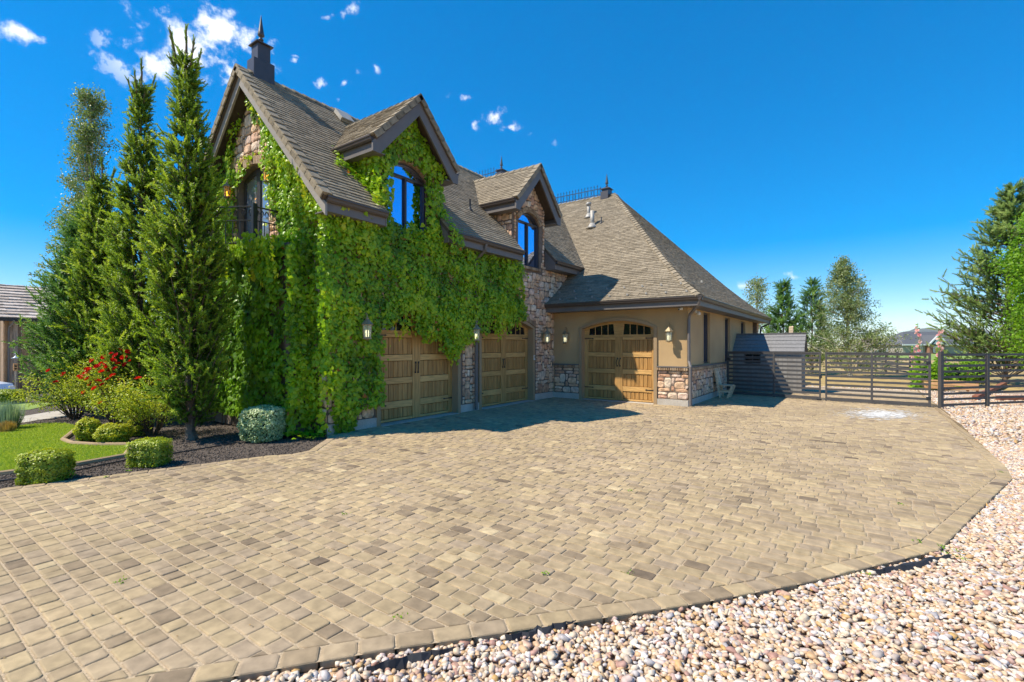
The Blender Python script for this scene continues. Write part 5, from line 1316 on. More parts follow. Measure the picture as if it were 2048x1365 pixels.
# ---- shrubs
def stem_shrub(name, px, py, w, h, n, lab, cat, mat, seed, size=(.03, .055), flowers=None, fl_mat='redpetal', zc=.62, nstem=34):
    r = np.random.default_rng(seed); x0, y0 = G(px, py); t = thing(name, (x0, y0, -.03), lab, cat)
    mb = MB(); E_ = []
    for i in range(nstem):
        a = r.uniform(0, 2*PI); rr = w*r.uniform(.15, 1)**.8; e = np.array([math.cos(a)*rr, math.sin(a)*rr, h*r.uniform(.55, 1.0)*(1-.35*(rr/w)**2)])
        b = np.array([math.cos(a)*.07, math.sin(a)*.07, 0]); m_ = b*.5+e*.5+np.array([-math.cos(a)*rr*.15, -math.sin(a)*rr*.15, .05*h])
        tube(mb, [tuple(b), tuple(m_), tuple(e)], [.011, .008, .003], 4, caps=False)
        for j in range(9):
            f = r.uniform(.45, 1.05); E_.append((1-f)**2*b+2*f*(1-f)*m_+f*f*e if f <= 1 else e)
    mb.build('stems', 'twig', t); E_ = np.array(E_); idx = r.integers(0, len(E_), n); pos = E_[idx]+r.normal(0, .085, (n, 3)); pos = pos[pos[:, 2] > h*.16]; n = len(pos)
    tv, tf = leaf_small(); v, f = instance(tv, tf, frames(r.normal(size=(n, 3))+np.array([0, 0, .6])), r.uniform(*size, n), pos)
    T = np.clip(.1+.55*r.random(n)+.35*(pos[:, 2]/h), 0, 1); npmesh('foliage', v, f, np.repeat(T, len(tv)), mat, t)
    if flowers:
        fv, ff = rose_head()
        for fx_, fy_ in flowers:
            bb = -y0*0+(-x0*ST+y0*CT); off = random.uniform(-.25, .05)*w; X_, Y_ = at(fx_, bb+off-.3*w); Z_ = zat(fy_, bb+off-.3*w); m2 = MB()
            R_ = frames(np.array([[random.gauss(0, .5)+.2, random.gauss(0, .5)-.5, 1.]]))[0]; s = random.uniform(.05, .072)
            m2.add([(X_-x0+p[0], Y_-y0+p[1], Z_+.03+p[2]) for p in (R_@(fv*s).T).T], [list(q) for q in ff]); o = m2.build('flower', fl_mat, t)
            at_ = o.data.attributes.new('tint', 'FLOAT', 'POINT'); at_.data.foreach_set('value', np.full(len(m2.v), random.random(), dtype=np.float32))
    return t
def rose_head():
    V = []; Fc = []
    for ring, (n, r, zt_, w) in enumerate(((6, 1.0, .35, .75), (5, .72, .6, .6), (4, .42, .75, .42))):
        for i in range(n):
            a = 2*PI*i/n+ring*.5; c, s = math.cos(a), math.sin(a); k = len(V)
            for rr, zz, ww in ((.05, -.1, .15), (r*.7, zt_*.25, w), (r, zt_, w*.7)):
                for q in (-1, 1): V.append((c*rr-s*ww*q*.6, s*rr+c*ww*q*.6, zz))
            Fc += [(k, k+1, k+3, k+2), (k+2, k+3, k+5, k+4)]
    return np.array(V), Fc
stem_shrub('rose_bush', 152, 836, 1.12, 1.42, 5200, 'loose yellow-green rose bush beside the path with a few small buds', 'rose bush', 'rose', 21, flowers=[(97, 742), (112, 765), (127, 749), (165, 756)], fl_mat='redpetal')
stem_shrub('rose_bush', 232, 848, .95, 1.60, 4200, 'rose bush full of red blooms behind the front one', 'rose bush', 'rose', 22, flowers=[(243, 700), (256, 705), (202, 728), (212, 727), (226, 722), (213, 735), (204, 744), (176, 740), (159, 754), (196, 763), (205, 770), (189, 778), (167, 786), (176, 758), (216, 759), (250, 730), (200, 807), (184, 722), (172, 748), (232, 712), (218, 742), (226, 752), (236, 728), (248, 716), (194, 734), (240, 760), (182, 768), (208, 716), (222, 708), (262, 722), (230, 738)])
stem_shrub('rose_bush', 304, 868, .92, 1.26, 6200, 'front yellow-green rose bush between lawn kerb and tallest spruce', 'rose bush', 'rose', 23, flowers=[(331, 780), (276, 758)], nstem=40)
def mound(name, px0, px1, py, hpx, lab, cat, mat, n, seed, size=(.02, .04), boxy=0., core='boxcore', group=None, up=.5, rlo=.78):
    if boxy: rlo = .88; n = int(n*1.7)
    r = np.random.default_rng(seed); pxm = (px0+px1)/2; x0, y0 = G(pxm, py); b = -x0*ST+y0*CT; w = (px1-px0)/2/F*b; h = hpx/F*b; rr_ = abs((pxm-1024)/F); w /= (1+.72*rr_) if boxy else math.sqrt(1+rr_*rr_); dx, dy = at(pxm, b+w*.75); x0, y0 = dx, dy
    t = thing(name, (x0, y0, -.03), lab, cat, group)
    d = r.normal(size=(n, 3)); d /= np.linalg.norm(d, axis=1, keepdims=True)
    if boxy: d = d/(np.sum(np.abs(d)**boxy, axis=1, keepdims=True)**(1/boxy))
    la = .035 if boxy else .07; lump = 1+la*np.sin(d[:, :1]*7+seed)+la*np.sin(d[:, 1:2]*8+2)+la*np.cos(d[:, 2:]*9)
    q = d*lump*(r.uniform(rlo, 1.04, (n, 1)))
    pos = np.stack([q[:, 0]*w, q[:, 1]*w*.95, h*.5+q[:, 2]*h*.52], 1); m = pos[:, 2] > .0; pos = pos[m]; q = q[m]; n = len(pos)
    # local x follows the picture plane so the clipped block sits square
    ca, sa = CT, ST
    xr = pos[:, 0]*ca-pos[:, 1]*sa; yr = pos[:, 0]*sa+pos[:, 1]*ca; pos = np.stack([xr, yr, pos[:, 2]], 1)
    qd = np.stack([q[:, 0]*ca-q[:, 1]*sa, q[:, 0]*sa+q[:, 1]*ca, q[:, 2]], 1)
    tv, tf = leaf_small(); v, f = instance(tv, tf, frames(qd+r.normal(0, .6, (n, 3))+np.array([0, 0, up])), r.uniform(*size, n), pos)
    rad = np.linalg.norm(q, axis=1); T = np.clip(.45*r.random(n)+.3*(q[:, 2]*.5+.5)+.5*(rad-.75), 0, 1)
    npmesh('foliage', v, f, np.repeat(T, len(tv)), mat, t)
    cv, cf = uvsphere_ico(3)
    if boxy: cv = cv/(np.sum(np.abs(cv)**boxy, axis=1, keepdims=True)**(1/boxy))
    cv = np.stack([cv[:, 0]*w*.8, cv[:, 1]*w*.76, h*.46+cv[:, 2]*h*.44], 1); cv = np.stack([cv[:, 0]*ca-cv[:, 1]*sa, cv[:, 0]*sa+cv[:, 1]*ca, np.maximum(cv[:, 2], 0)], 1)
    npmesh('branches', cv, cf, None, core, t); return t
mound('boxwood_shrub', 34, 153, 966, 62, 'clipped boxwood block at the left, by the paving edge', 'boxwood', 'box', 5200, 31, boxy=5.5, group='clipped boxwoods along the paving')
mound('boxwood_shrub', 254, 346, 932, 52, 'smaller clipped boxwood block nearer the tallest spruce', 'boxwood', 'box', 4600, 32, boxy=5.5, group='clipped boxwoods along the paving')
mound('euonymus_shrub', 474, 578, 884, 70, 'rounded grey-green variegated shrub against the dark ivy', 'shrub', 'euon', 5600, 33, boxy=3.2, size=(.025, .05))
mound('spirea_shrub', 146, 206, 884, 48, 'small golden spirea mound inside the curved kerb, left one', 'spirea', 'spirea', 2600, 34, size=(.03, .055), group='golden spireas inside the kerb')
mound('spirea_shrub', 187, 266, 888, 40, 'wider golden spirea mound inside the curved kerb, right one', 'spirea', 'spirea', 2900, 35, size=(.03, .055), group='golden spireas inside the kerb')
mound('green_shrub', 250, 300, 872, 36, 'low bright green shrub under the front rose bush', 'shrub', 'spirea', 1500, 36, size=(.03, .055))
mound('clipped_hedge', -30, 55, 808, 28, 'dark clipped hedge beside the parked car', 'hedge', 'box', 4200, 37, boxy=4, size=(.03, .06))
def tuft(name, px, py, w, h, n, mat, lab, seed):
    r = np.random.default_rng(seed); x0, y0 = G(px, py); t = thing(name, (x0, y0, -.03), lab, 'ornamental grass')
    tv = np.array([(-1., 0, 0), (1., 0, 0), (.7, .08, .5), (-.7, .08, .5), (0, .30, 1.)]); tf = np.array([(0, 1, 2), (0, 2, 3), (3, 2, 4)])
    a = r.uniform(0, 2*PI, n); ln = r.uniform(.05, .75, n); z = np.stack([np.cos(a)*ln, np.sin(a)*ln, np.ones(n)], 1); xh = np.stack([-np.sin(a), np.cos(a), np.zeros(n)], 1); hh = r.uniform(.6, 1, n)*h
    pos = np.stack([np.cos(a)*w*.25*r.random(n), np.sin(a)*w*.25*r.random(n), np.zeros(n)], 1)
    v, f = instance(tv, tf, frames(z, xh=xh), np.stack([np.full(n, .006), hh, hh], 1), pos); npmesh('blades', v, f, np.repeat(r.random(n), 5), mat, t)
tuft('grass_clump', 18, 856, .6, .62, 900, 'bluegrass', 'tall blue-green ornamental grass clump at the left edge', 51)
tuft('grass_clump', -12, 852, .6, .58, 700, 'bluegrass', 'blue-green ornamental grass clump cut by the left picture edge', 52)
tuft('grass_clump', 14, 862, .45, .24, 800, 'tangrass', 'low tan ornamental grass clump in front of the blue one', 53)

# hollyhocks: tall flowering stalks behind the gate post
hv, hf = rose_head()
def hollyhock(px, b, ytop, nf, seed, lab):
    r = np.random.default_rng(seed); x0, y0 = at(px, b); Hh = zat(ytop, b); t = thing('hollyhock', (x0, y0, -.03), lab, 'hollyhock', 'hollyhocks behind the gate post'); mb = MB(); L_ = []
    lean = r.normal(0, .22, 2)
    tube(mb, [(0, 0, 0), (lean[0]*.3, lean[1]*.3, Hh*.5), (lean[0], lean[1], Hh)], [.014, .011, .004], 5); mb.build('stem', 'maple_stem', t)
    n = 240; h = r.random(n)**1.5; rad = .05+.33*(1-h)**1.2; a = r.uniform(0, 2*PI, n); pos = np.stack([np.cos(a)*rad*r.random(n)+lean[0]*h, np.sin(a)*rad*r.random(n)+lean[1]*h, .05+h*Hh*.97], 1)
    tv, tf = leaf_ivy(); v, f = instance(tv, tf, frames(r.normal(0, .6, (n, 3))+np.array([0, 0, 1.])), np.where(h < .5, r.uniform(.08, .17, n), r.uniform(.03, .06, n)), pos); npmesh('leaves', v, f, np.repeat(.3+.7*r.random(n), len(tv)), 'maple', t)
    for i in range(nf):
        hh = .50+.45*(i+r.random()*.6)/nf; a = r.uniform(0, 2*PI); c = np.array([lean[0]*hh+.06*math.cos(a), lean[1]*hh+.06*math.sin(a), hh*Hh]); d = np.array([math.cos(a)*1.0+.3, math.sin(a)*.8-.7, .35]); R_ = frames(d[None])[0]; s = r.uniform(.055, .078)
        m2 = MB(); m2.add([tuple(c+p) for p in (R_@(hv*s).T).T], [list(q) for q in hf]); o = m2.build('flower', 'pinkpetal', t); at_ = o.data.attributes.new('tint', 'FLOAT', 'POINT'); at_.data.foreach_set('value', np.full(len(m2.v), r.random(), dtype=np.float32))
M['maple_stem'] = pm('hollyhock_stem', (.09, .14, .03), 'flat', namt=.2, rough=.8)
hollyhock(1842, 19.2, 645, 13, 61, 'hollyhock stalk just left of the gate post')
hollyhock(1836, 20.0, 690, 9, 62, 'shorter hollyhock stalk behind the left one')
hollyhock(1876, 19.4, 650, 13, 63, 'hollyhock stalk directly behind the gate post')
hollyhock(1884, 20.2, 655, 12, 64, 'hollyhock stalk right behind the gate post, leaning out')
hollyhock(1900, 19.6, 700, 9, 65, 'shorter hollyhock stalk right of the gate post')
hollyhock(1925, 20.3, 735, 4, 66, 'low hollyhock with few flowers farthest right')
# low green plants around them
for i, (px, b, w, lab) in enumerate(((1855, 19.8, 34, 'leafy green perennial at the foot of the left hollyhocks'), (1900, 20.3, 44, 'leafy green perennial behind the wooden planter'), (1945, 21.5, 36, 'leafy perennial right of the planter'))):
    x, y = at(px, b); pyb = HY+F*H/b; mound('perennial_plant', px-w, px+w, pyb, 50, lab, 'plant', 'maple', 1500, 71+i, size=(.06, .12))
# wooden planter and timber edging behind the fence
x, y = at(1900, 18.6); pl = thing('wooden_planter', (x, y, 0), 'low wooden planter bench behind the gate post', 'planter', rz=-.15)
mb = MB()
for i in range(3): bbox(mb, -.85, .85, -.2+i*.14, -.07+i*.14, .34, .38, .006)
mb.build('top', 'planter', pl)
mb = MB()
for i in range(2): bbox(mb, -.8, .8, -.19, -.16, .05+i*.14, .17+i*.14, .005)
mb.build('front_board', 'planter', pl)
for sx in (-.78, -.1, .5, .76):
    mb = MB(); bbox(mb, sx-.04, sx+.04, -.16, -.08, 0, .34, .005); mb.build('leg', 'planter', pl)
M['rust'] = pm('rusty_timber', (.26, .10, .055), 'flat', nscale=(3, 20, 20), namt=.3, rough=.95)
for k, (pa, pb, lab) in enumerate((((1950, 800), (2010, 770), 'red-brown timber edging beyond the planter'), ((1995, 800), (2090, 800), 'red-brown timber edging along the right fence foot'))):
    a, b = G(*pa), G(*pb); a = Vector((*a, 0)); b = Vector((*b, 0)); tb = MB(); d = (b-a).normalized(); obox(tb, (a+b)/2+Vector((0, 0, .06)), (b-a)/2, Vector((-d.y, d.x, 0))*.07, (0, 0, .07))
    o = tb.build('timber_edging', 'rust', origin=tuple(a)); tag(o, lab, 'timber edging', 'timber edgings behind the fence')
# yard fence beyond
def rail_fence(A, B, n, h, lab, mat='fence'):
    A = Vector((*A, 0)); B = Vector((*B, 0)); d = (B-A); L = d.length; d.normalize(); nn = Vector((-d.y, d.x, 0)); t = thing('rail_fence', (A.x, A.y, -.05), lab, 'fence')
    mb = MB()
    for i in range(5): obox(mb, d*L/2+Vector((0, 0, .2+i*.26)), d*L/2, nn*.02, (0, 0, .05))
    mb.build('rails', mat, t)
    for i in range(n):
        mb = MB(); obox(mb, d*(L*i/(n-1))+Vector((0, 0, .7)), d*.05, nn*.05, (0, 0, .7)); mb.build('post', mat, t)
rail_fence(at(1716, 38), at(1850, 27), 7, 1.4, 'dark rail fence crossing the dry field beyond the gate')
vf = thing('vinyl_fence', (*at(1740, 95), -.05), 'white vinyl fence far off at the field edge', 'fence')
mb = MB(); A = Vector((*at(1690, 95), 0)); B = Vector((*at(1775, 95), 0)); o_ = Vector(vf.location); d = (B-A)
for i in range(3): obox(mb, (A+B)/2-Vector((o_.x, o_.y, 0))+Vector((0, 0, .25+.35*i)), d/2, (0, .05, 0), (0, 0, .13))
mb.build('rails', 'white', vf)
for i in range(9): mb = MB(); p = A+d*i/8-Vector((o_.x, o_.y, 0)); box(mb, p.x-.08, p.x+.08, p.y-.08, p.y+.08, 0, 1.4); mb.build('post', 'white', vf)
sheet('far_lawn', [at(1745, 62), at(2300, 62), at(2300, 116), at(1745, 116)], -.08, 'farlawn')
# far houses
def far_house(px0, px1, b, ye, yr, yb, lab, main, roofm, gable=None):
    xm, ym_ = at((px0+px1)/2, b); t = thing('distant_house', (xm, ym_, -1.), lab, 'house', 'distant houses across the field', rz=TH)
    w = (px1-px0)/2/F*b; he = zat(ye, b)+1; hr = zat(yr, b)+1; dd = 5.
    mb = MB(); box(mb, -w*.93, w*.93, -dd, dd, 0, he); mb.build('wall', main, t)
    mb = MB(); V = [(-w, -dd-.6, he), (w, -dd-.6, he), (w, dd+.6, he), (-w, dd+.6, he), (-w*.45, 0, hr), (w*.55, 0, hr)]; mb.add(V, [(0, 1, 5, 4), (1, 2, 5), (2, 3, 4, 5), (3, 0, 4), (3, 2, 1, 0)]); mb.build('roof', roofm, t)
    mb = MB(); box(mb, -w, w, -dd-.7, -dd-.6, he-.18, he+.12); mb.build('fascia', 'white', t)
    if gable:
        gx0, gx1, gh = gable; c = (gx0+gx1)/2; g0, g1 = gx0*w, gx1*w; gm = c*w; top = he+gh
        mb = MB(); box(mb, g0, g1, -dd-1.2, -dd, 0, he); mb.build('brick_bay', 'farbrick', t)
        mb = MB(); V = [(g0-.5, -dd-1.5, he), (g1+.5, -dd-1.5, he), (gm, -dd-1.5, top), (g0-.5, 0, he), (g1+.5, 0, he), (gm, 0, top)]; mb.add(V, [(0, 1, 2), (1, 4, 5, 2), (0, 2, 5, 3), (0, 3, 4, 1)]); mb.build('gable_roof', roofm, t)
        mb = MB()
        for s in (-1, 1):
            p = Vector((gm+s*(gm-g0+.5), -dd-1.6, he)); q = Vector((gm, -dd-1.6, top)); obox(mb, (p+q)/2, (q-p)/2, (0, .1, 0), Vector((0, 0, .22)))
        V = [(g0+.6, -dd-1.56, he+.15), (g1-.6, -dd-1.56, he+.15), (gm, -dd-1.56, top-.6)]; mb.add(V, [(0, 1, 2)]); mb.build('gable_trim', 'white', t)
        xs = [(-.62, -.40), (c-.09, c+.10), (.72, .88)]
    else: xs = [(-.5, -.3), (.2, .4)]
    for i, (a, c2) in enumerate(xs):
        yy = -dd-1.25 if gable and i == 1 else -dd-.05
        mb = MB(); box(mb, a*w, c2*w, yy, yy+.04, he*.42, he*.86); wo = mb.build('window', 'curtain_glass', t)
        mb = MB(); box(mb, a*w-.15, a*w, yy-.03, yy+.05, he*.40, he*.88); box(mb, c2*w, c2*w+.15, yy-.03, yy+.05, he*.40, he*.88); box(mb, a*w, c2*w, yy-.03, yy+.05, he*.861, he*.90); box(mb, a*w, c2*w, yy-.03, yy+.05, he*.38, he*.419)
        mb.build('window_frame', 'white', wo)
    return t
far_house(1768, 1905, 120, 690, 664, 711, 'distant house with dark slate roof and white-trimmed gable', 'farsiding', 'farroof', (-.30, .12, 2.3))
far_house(1712, 1778, 175, 690, 677, 706, 'distant brown-roofed house half hidden by the aspen', 'farsiding', 'farroof2')
far_house(1985, 2075, 110, 696, 682, 712, 'distant house glimpsed between pine and bright tree', 'farsiding', 'farroof2')
# hills
def ridge(name, d, pts, seed):
    r = np.random.default_rng(seed); V = []; n = len(pts); Fc = []
    for px, py in pts:
        x, y = at(px, d); V += [(x, y, -40), (x, y, zat(py, d)+r.normal(0, d*.0006)), (*at(px, d*1.25), zat(py, d)*.7)]
        # front foot closer to the viewer so the slope has depth
        V[-3] = (*at(px, d*.72), -.5)
    for i in range(n-1): Fc += [(3*i, 3*i+3, 3*i+4, 3*i+1), (3*i+1, 3*i+4, 3*i+5, 3*i+2)]
    mb = MB(); mb.add(V, Fc); tag(mb.build(name, 'hill'), kind='structure')
HP = [(1300, 692), (1450, 690), (1600, 691), (1720, 690), (1745, 684), (1770, 675), (1800, 665), (1830, 658), (1855, 655), (1880, 658), (1910, 662), (1950, 656), (2000, 664), (2060, 670), (2150, 668), (2260, 680), (2400, 688)]
hp2 = []
for (a, b), (c, d) in zip(HP, HP[1:]):
    for t in (0, .33, .66): hp2.append((a+(c-a)*t, b+(d-b)*t+random.uniform(-1, 1)))
ridge('hills', 5200, hp2, 5)
# ---- air between here and the hills
hz = MB(); box(hz, -7600, 7600, -3000, 8600, NZ-1.2, 235)
me_, nt_, ou_ = new_mat('haze_air'); pv_ = nt_.nodes.new('ShaderNodeVolumePrincipled'); pv_.inputs['Color'].default_value = (.80, .88, 1., 1); pv_.inputs['Density'].default_value = 5e-5; nt_.links.new(pv_.outputs[0], ou_.inputs['Volume']); M['haze_air'] = me_
tag(hz.build('haze', 'haze_air'), kind='stuff')
# ---- neighbour's barn
bxy = at(9, 28.); barn = thing('plank_barn', (*bxy, NZ), "neighbour's weathered plank barn with pale shake roof", 'barn', rz=PI/2)
W_, D_, EZ, RZ_ = 6.5, 4.0, 4.62, 6.62
mb = MB(); random.seed(3); x = .0
while x < W_:
    w = random.uniform(.14, .30); bbox(mb, x, min(W_, x+w)-.008, -.02-random.choice((0, 0, .025)), .03, 0, EZ, .004); x += w
x = 0
while x < D_*2:
    w = random.uniform(.16, .28); bbox(mb, -.03, .02, x+.035, x+w+.03, 0, EZ-.05+ (0), .004); x += w
mb.build('wall', 'barnwood', barn)
mb = MB(); sl = Vector((0, 3.55, RZ_-EZ)); L = sl.length
tiles(mb, (0, -.35, EZ-.02), (1, 0, 0), sl, [(-.35, 0), (W_+.3, 0), (W_+.3, L*1.1), (-.35, L*1.1)], e=.40, wmin=.3, wmax=.6, t=.07, seed=8)
slab(mb, [(-.35, -.35, EZ-.05), (W_+.3, -.35, EZ-.05), (W_+.3, 3.2, RZ_+.0), (-.35, 3.2, RZ_+.0)], .08, 1)
slab(mb, [(-.35, 3.2, RZ_+.0), (W_+.3, 3.2, RZ_), (W_+.3, 6.8, EZ-.05), (-.35, 6.8, EZ-.05)], .08, 1)
mb.build('roof', ['barnroof', 'deck'], barn)
mb = MB(); box(mb, -.33, W_+.28, -.40, -.36, EZ-.22, EZ-.02); mb.build('fascia', 'iron', barn)
mb = MB(); tube(mb, [(.32, -.42, EZ-.15), (.3, -.36, EZ-.35), (.18, -.1, EZ-.55), (.16, -.08, EZ-.8), (.16, -.08, .05)], .045, 8); mb.build('downspout', 'trimdark', barn)
mb = MB(); bbox(mb, 1.35, 3.9, -.085, -.05, .05, 2.85, .006); bbox(mb, 1.3, 4.0, -.12, -.075, 2.86, 2.98, .006); mb.build('door', 'reddoor', barn)
BW_ = lambda px, py, off: (lambda d, t: (d[0]*t, d[1]*t, H+d[2]*t))(ray(px, py), (bxy[0]+off)/ray(px, py)[0])
bl = thing('barn_light', BW_(31, 712, .5), 'pale blue gooseneck dish lamp on the barn wall', 'lamp', rz=PI/2)
mb = MB(); lathe(mb, [(.02, .16), (.05, .10), (.10, .06), (.20, 0), (.19, 0), (.09, .05), (.02, .09)], (0, 0, -.15), 16); mb.build('shade', 'carpaint', bl, smooth=True)
mb = MB(); tube(mb, [(0, 0, 0), (0, .02, .12), (0, .15, .18), (0, .45, .12)], .014, 6); mb.build('arm', 'whitepl', bl)
bh = thing('birdhouse', BW_(31, 742, .45), 'small wooden birdhouse below the dish lamp on the barn', 'birdhouse', rz=PI/2)
mb = MB(); bbox(mb, -.09, .09, -.06, .08, 0, .42, .006); mb.build('box', 'planter', bh)
mb = MB(); tube(mb, [(0, -.062, .27), (0, -.066, .27)], .055, 14); tube(mb, [(0, -.062, .12), (0, -.066, .12)], .055, 14); mb.build('hole', 'dark_pane', bh)
mb = MB(); tube(mb, [(0, 0, -1.6), (0, 0, 0)], .03, 6); mb.build('post', 'oldwood', bh)
gw = thing('barn_annex', (*at(-66, 29.5), NZ), 'low grey-roofed annex with a dark red door at the left edge', 'annex', rz=TH+.12)
mb = MB(); box(mb, -.6, 1.25, 0, 3, 0, 3.3); mb.build('wall', 'reddoor', gw)
mb = MB(); slab(mb, [(-.7, -.3, 3.3), (1.32, -.3, 3.3), (1.32, 2.0, 4.1), (-.7, 2.0, 4.1)], .08); mb.build('roof', 'shedroof', gw)
# ---- parked car whose nose shows at the left edge
cr = thing('parked_car', (*at(-72, 26.5), NZ+.02), 'pale blue parked car cut off by the left picture edge', 'car', rz=TH)
sec = [(-2.1, .45, .52, .78), (-2.0, .30, .78, .86), (-1.2, .24, .92, .90), (-.55, .24, 1.36, .74), (.35, .24, 1.40, .74), (1.05, .24, .96, .88), (1.85, .28, .84, .84), (2.05, .40, .60, .74)]
V = []; Fc = []
for x, z0, z1, hw in sec: V += [(x, -hw, z0), (x, -hw*1.0, (z0+min(z1, .9))/2+.1), (x, -hw*.92, z1), (x, hw*.92, z1), (x, hw, (z0+min(z1, .9))/2+.1), (x, hw, z0)]
for i in range(len(sec)-1):
    for k in range(6): Fc.append((i*6+k, i*6+(k+1) % 6, (i+1)*6+(k+1) % 6, (i+1)*6+k))
Fc += [tuple(range(6))[::-1], tuple((len(sec)-1)*6+k for k in range(6))]
mb = MB(); mb.add(V, Fc); body = mb.build('body', 'carpaint', cr, smooth=False)
mb = MB(); mb.add([(1.0, -.68, .98), (1.0, .68, .98), (.40, .60, 1.37), (.40, -.60, 1.37)], [(0, 1, 2, 3)]); mb.add([(-1.12, -.68, .98), (-1.12, .68, .98), (-.58, .62, 1.33), (-.58, -.62, 1.33)], [(3, 2, 1, 0)])
for s in (-1, 1): mb.add([(-.95, s*.885, .96), (.80, s*.885, .96), (.30, s*.76, 1.34), (-.52, s*.76, 1.32)], [(0, 1, 2, 3) if s < 0 else (3, 2, 1, 0)])
mb.build('window', 'dark_pane', cr)
for x in (-1.3, 1.3):
    for s in (-1, 1):
        mb = MB(); tube(mb, [(x, s*.66, .31), (x, s*.86, .31)], .31, 18); wh = mb.build('wheel', 'tyre', cr)
        mb = MB(); tube(mb, [(x, s*.861, .31), (x, s*.868, .31)], .19, 12); mb.build('rim', 'vent', wh)
for s in (-1, 1): mb = MB(); obox(mb, (1.98, s*.58, .66), (.06, 0, 0), (0, .13, 0), (0, 0, .06)); mb.build('headlight', 'whitepl', cr)

# dry leaves and bits blown onto the paving
n = 150; P = []
while len(P) < n:
    q = G(random.uniform(0, 1980), 830+535*random.random()**1.6)
    if inside(q, INNER): P.append(q)
P = np.array(P); tv, tf = leaf_small(); z = np.stack([rng.normal(0, .35, n), rng.normal(0, .35, n), np.ones(n)], 1)
v, f = instance(tv, tf, frames(z), rng.uniform(.008, .022, n), np.stack([P[:, 0], P[:, 1], np.full(n, .006)], 1))
M['dryleaf'] = leaf_mat('dry_leaf', [(0, (.12, .06, .02)), (.6, (.30, .16, .04)), (1, (.42, .30, .07))], trans=.1)
tag(npmesh('leaf_litter', v, f, np.repeat(rng.random(n), len(tv)), 'dryleaf'), 'scattered dry leaf scraps on the paving', 'litter', kind='stuff')
# ================================================================== SKY, SUN, CAMERA
S2 = Vector((-.479, -.583, 1.)).normalized()
sun = bpy.data.lights.new('sun', 'SUN'); sun.energy = 3.2; sun.angle = R(.53); sun.color = (1., .91, .77)
so_ = bpy.data.objects.new('sun', sun); COL.objects.link(so_); so_.rotation_euler = (-S2).to_track_quat('-Z', 'Y').to_euler(); so_.location = (-20, -20, 40)
wd_ = bpy.data.worlds.new('World'); SC.world = wd_; wd_.use_nodes = True; nt = wd_.node_tree; N = nt.nodes; Lk = nt.links; N.clear()
ow = N.new('ShaderNodeOutputWorld'); bg = N.new('ShaderNodeBackground'); Lk.new(bg.outputs[0], ow.inputs[0]); bg.inputs[1].default_value = SKY_STRENGTH
sk = N.new('ShaderNodeTexSky'); sk.sky_type = 'NISHITA'; sk.sun_disc = False; sk.sun_elevation = math.asin(S2.z); sk.sun_rotation = math.atan2(S2.x, S2.y); sk.altitude = 1400; sk.air_density = 1.0; sk.dust_density = .0; sk.ozone_density = 3.
hs = N.new('ShaderNodeHueSaturation'); hs.inputs['Saturation'].default_value = SKY_SAT; hs.inputs['Value'].default_value = VAL; hs.inputs['Hue'].default_value = SKY_HUE; gm0 = N.new('ShaderNodeGamma'); gm0.inputs[1].default_value = GAM; Lk.new(sk.outputs[0], gm0.inputs[0]); Lk.new(gm0.outputs[0], hs.inputs['Color'])
tc = N.new('ShaderNodeTexCoord')
nz = N.new('ShaderNodeTexNoise'); nz.inputs['Scale'].default_value = 24.; nz.inputs['Detail'].default_value = 7; nz.inputs['Roughness'].default_value = .62; Lk.new(tc.outputs['Generated'], nz.inputs['Vector'])
nw = N.new('ShaderNodeTexNoise'); nw.inputs['Scale'].default_value = 9.; nw.inputs['Detail'].default_value = 4; Lk.new(tc.outputs['Generated'], nw.inputs['Vector'])
wsub = N.new('ShaderNodeVectorMath'); wsub.operation = 'SUBTRACT'; wsub.inputs[1].default_value = (.5, .5, .5); Lk.new(nw.outputs['Color'], wsub.inputs[0])
wsc = N.new('ShaderNodeVectorMath'); wsc.operation = 'SCALE'; wsc.inputs['Scale'].default_value = .07; Lk.new(wsub.outputs[0], wsc.inputs[0])
wad = N.new('ShaderNodeVectorMath'); wad.operation = 'ADD'; Lk.new(tc.outputs['Generated'], wad.inputs[0]); Lk.new(wsc.outputs[0], wad.inputs[1])
CL = [(335, 98, 130, 74, -8, 1.25), (430, 78, 110, 60, 8, 1.25), (310, 62, 40, 20, 0, .8), (470, 150, 40, 22, 15, .8), (425, 28, 80, 30, 20, 1.1), (300, 45, 50, 26, 0, 1.0), (380, 5, 60, 14, 0, .7), (60, 88, 105, 26, 22, 1.25), (24, 45, 18, 5, 10, .6), (500, 5, 40, 10, 10, .7), (705, 22, 34, 16, 15, .85), (238, 60, 16, 10, 0, .65),
      (540, 82, 26, 16, 10, .7), (436, 163, 48, 26, 0, 1.1), (645, 165, 21, 16, -20, .95), (693, 166, 20, 9, 0, .95), (685, 192, 14, 16, 0, .95), (1003, 221, 40, 17, -12, 1.1), (1022, 250, 30, 15, 5, 1.1), (930, 190, 21, 14, -30, 1.0), (890, 203, 15, 11, -30, .95), (947, 237, 12, 12, -40, .9), (1092, 291, 14, 13, 0, 1.1), (545, 150, 20, 14, 30, .7), (625, 122, 17, 9, 25, .8), (763, 130, 12, 8, 0, .8), (793, 186, 13, 7, 0, .8), (716, 133, 14, 7, 10, .75), (590, 118, 11, 6, 10, .8), (668, 20, 20, 8, 10, .7), (586, 130, 12, 8, 0, .7),
      (1600, 551, 44, 9, 0, .62), (1790, 640, 70, 8, 0, .5), (1490, 575, 46, 10, 0, .55)]
prev = None
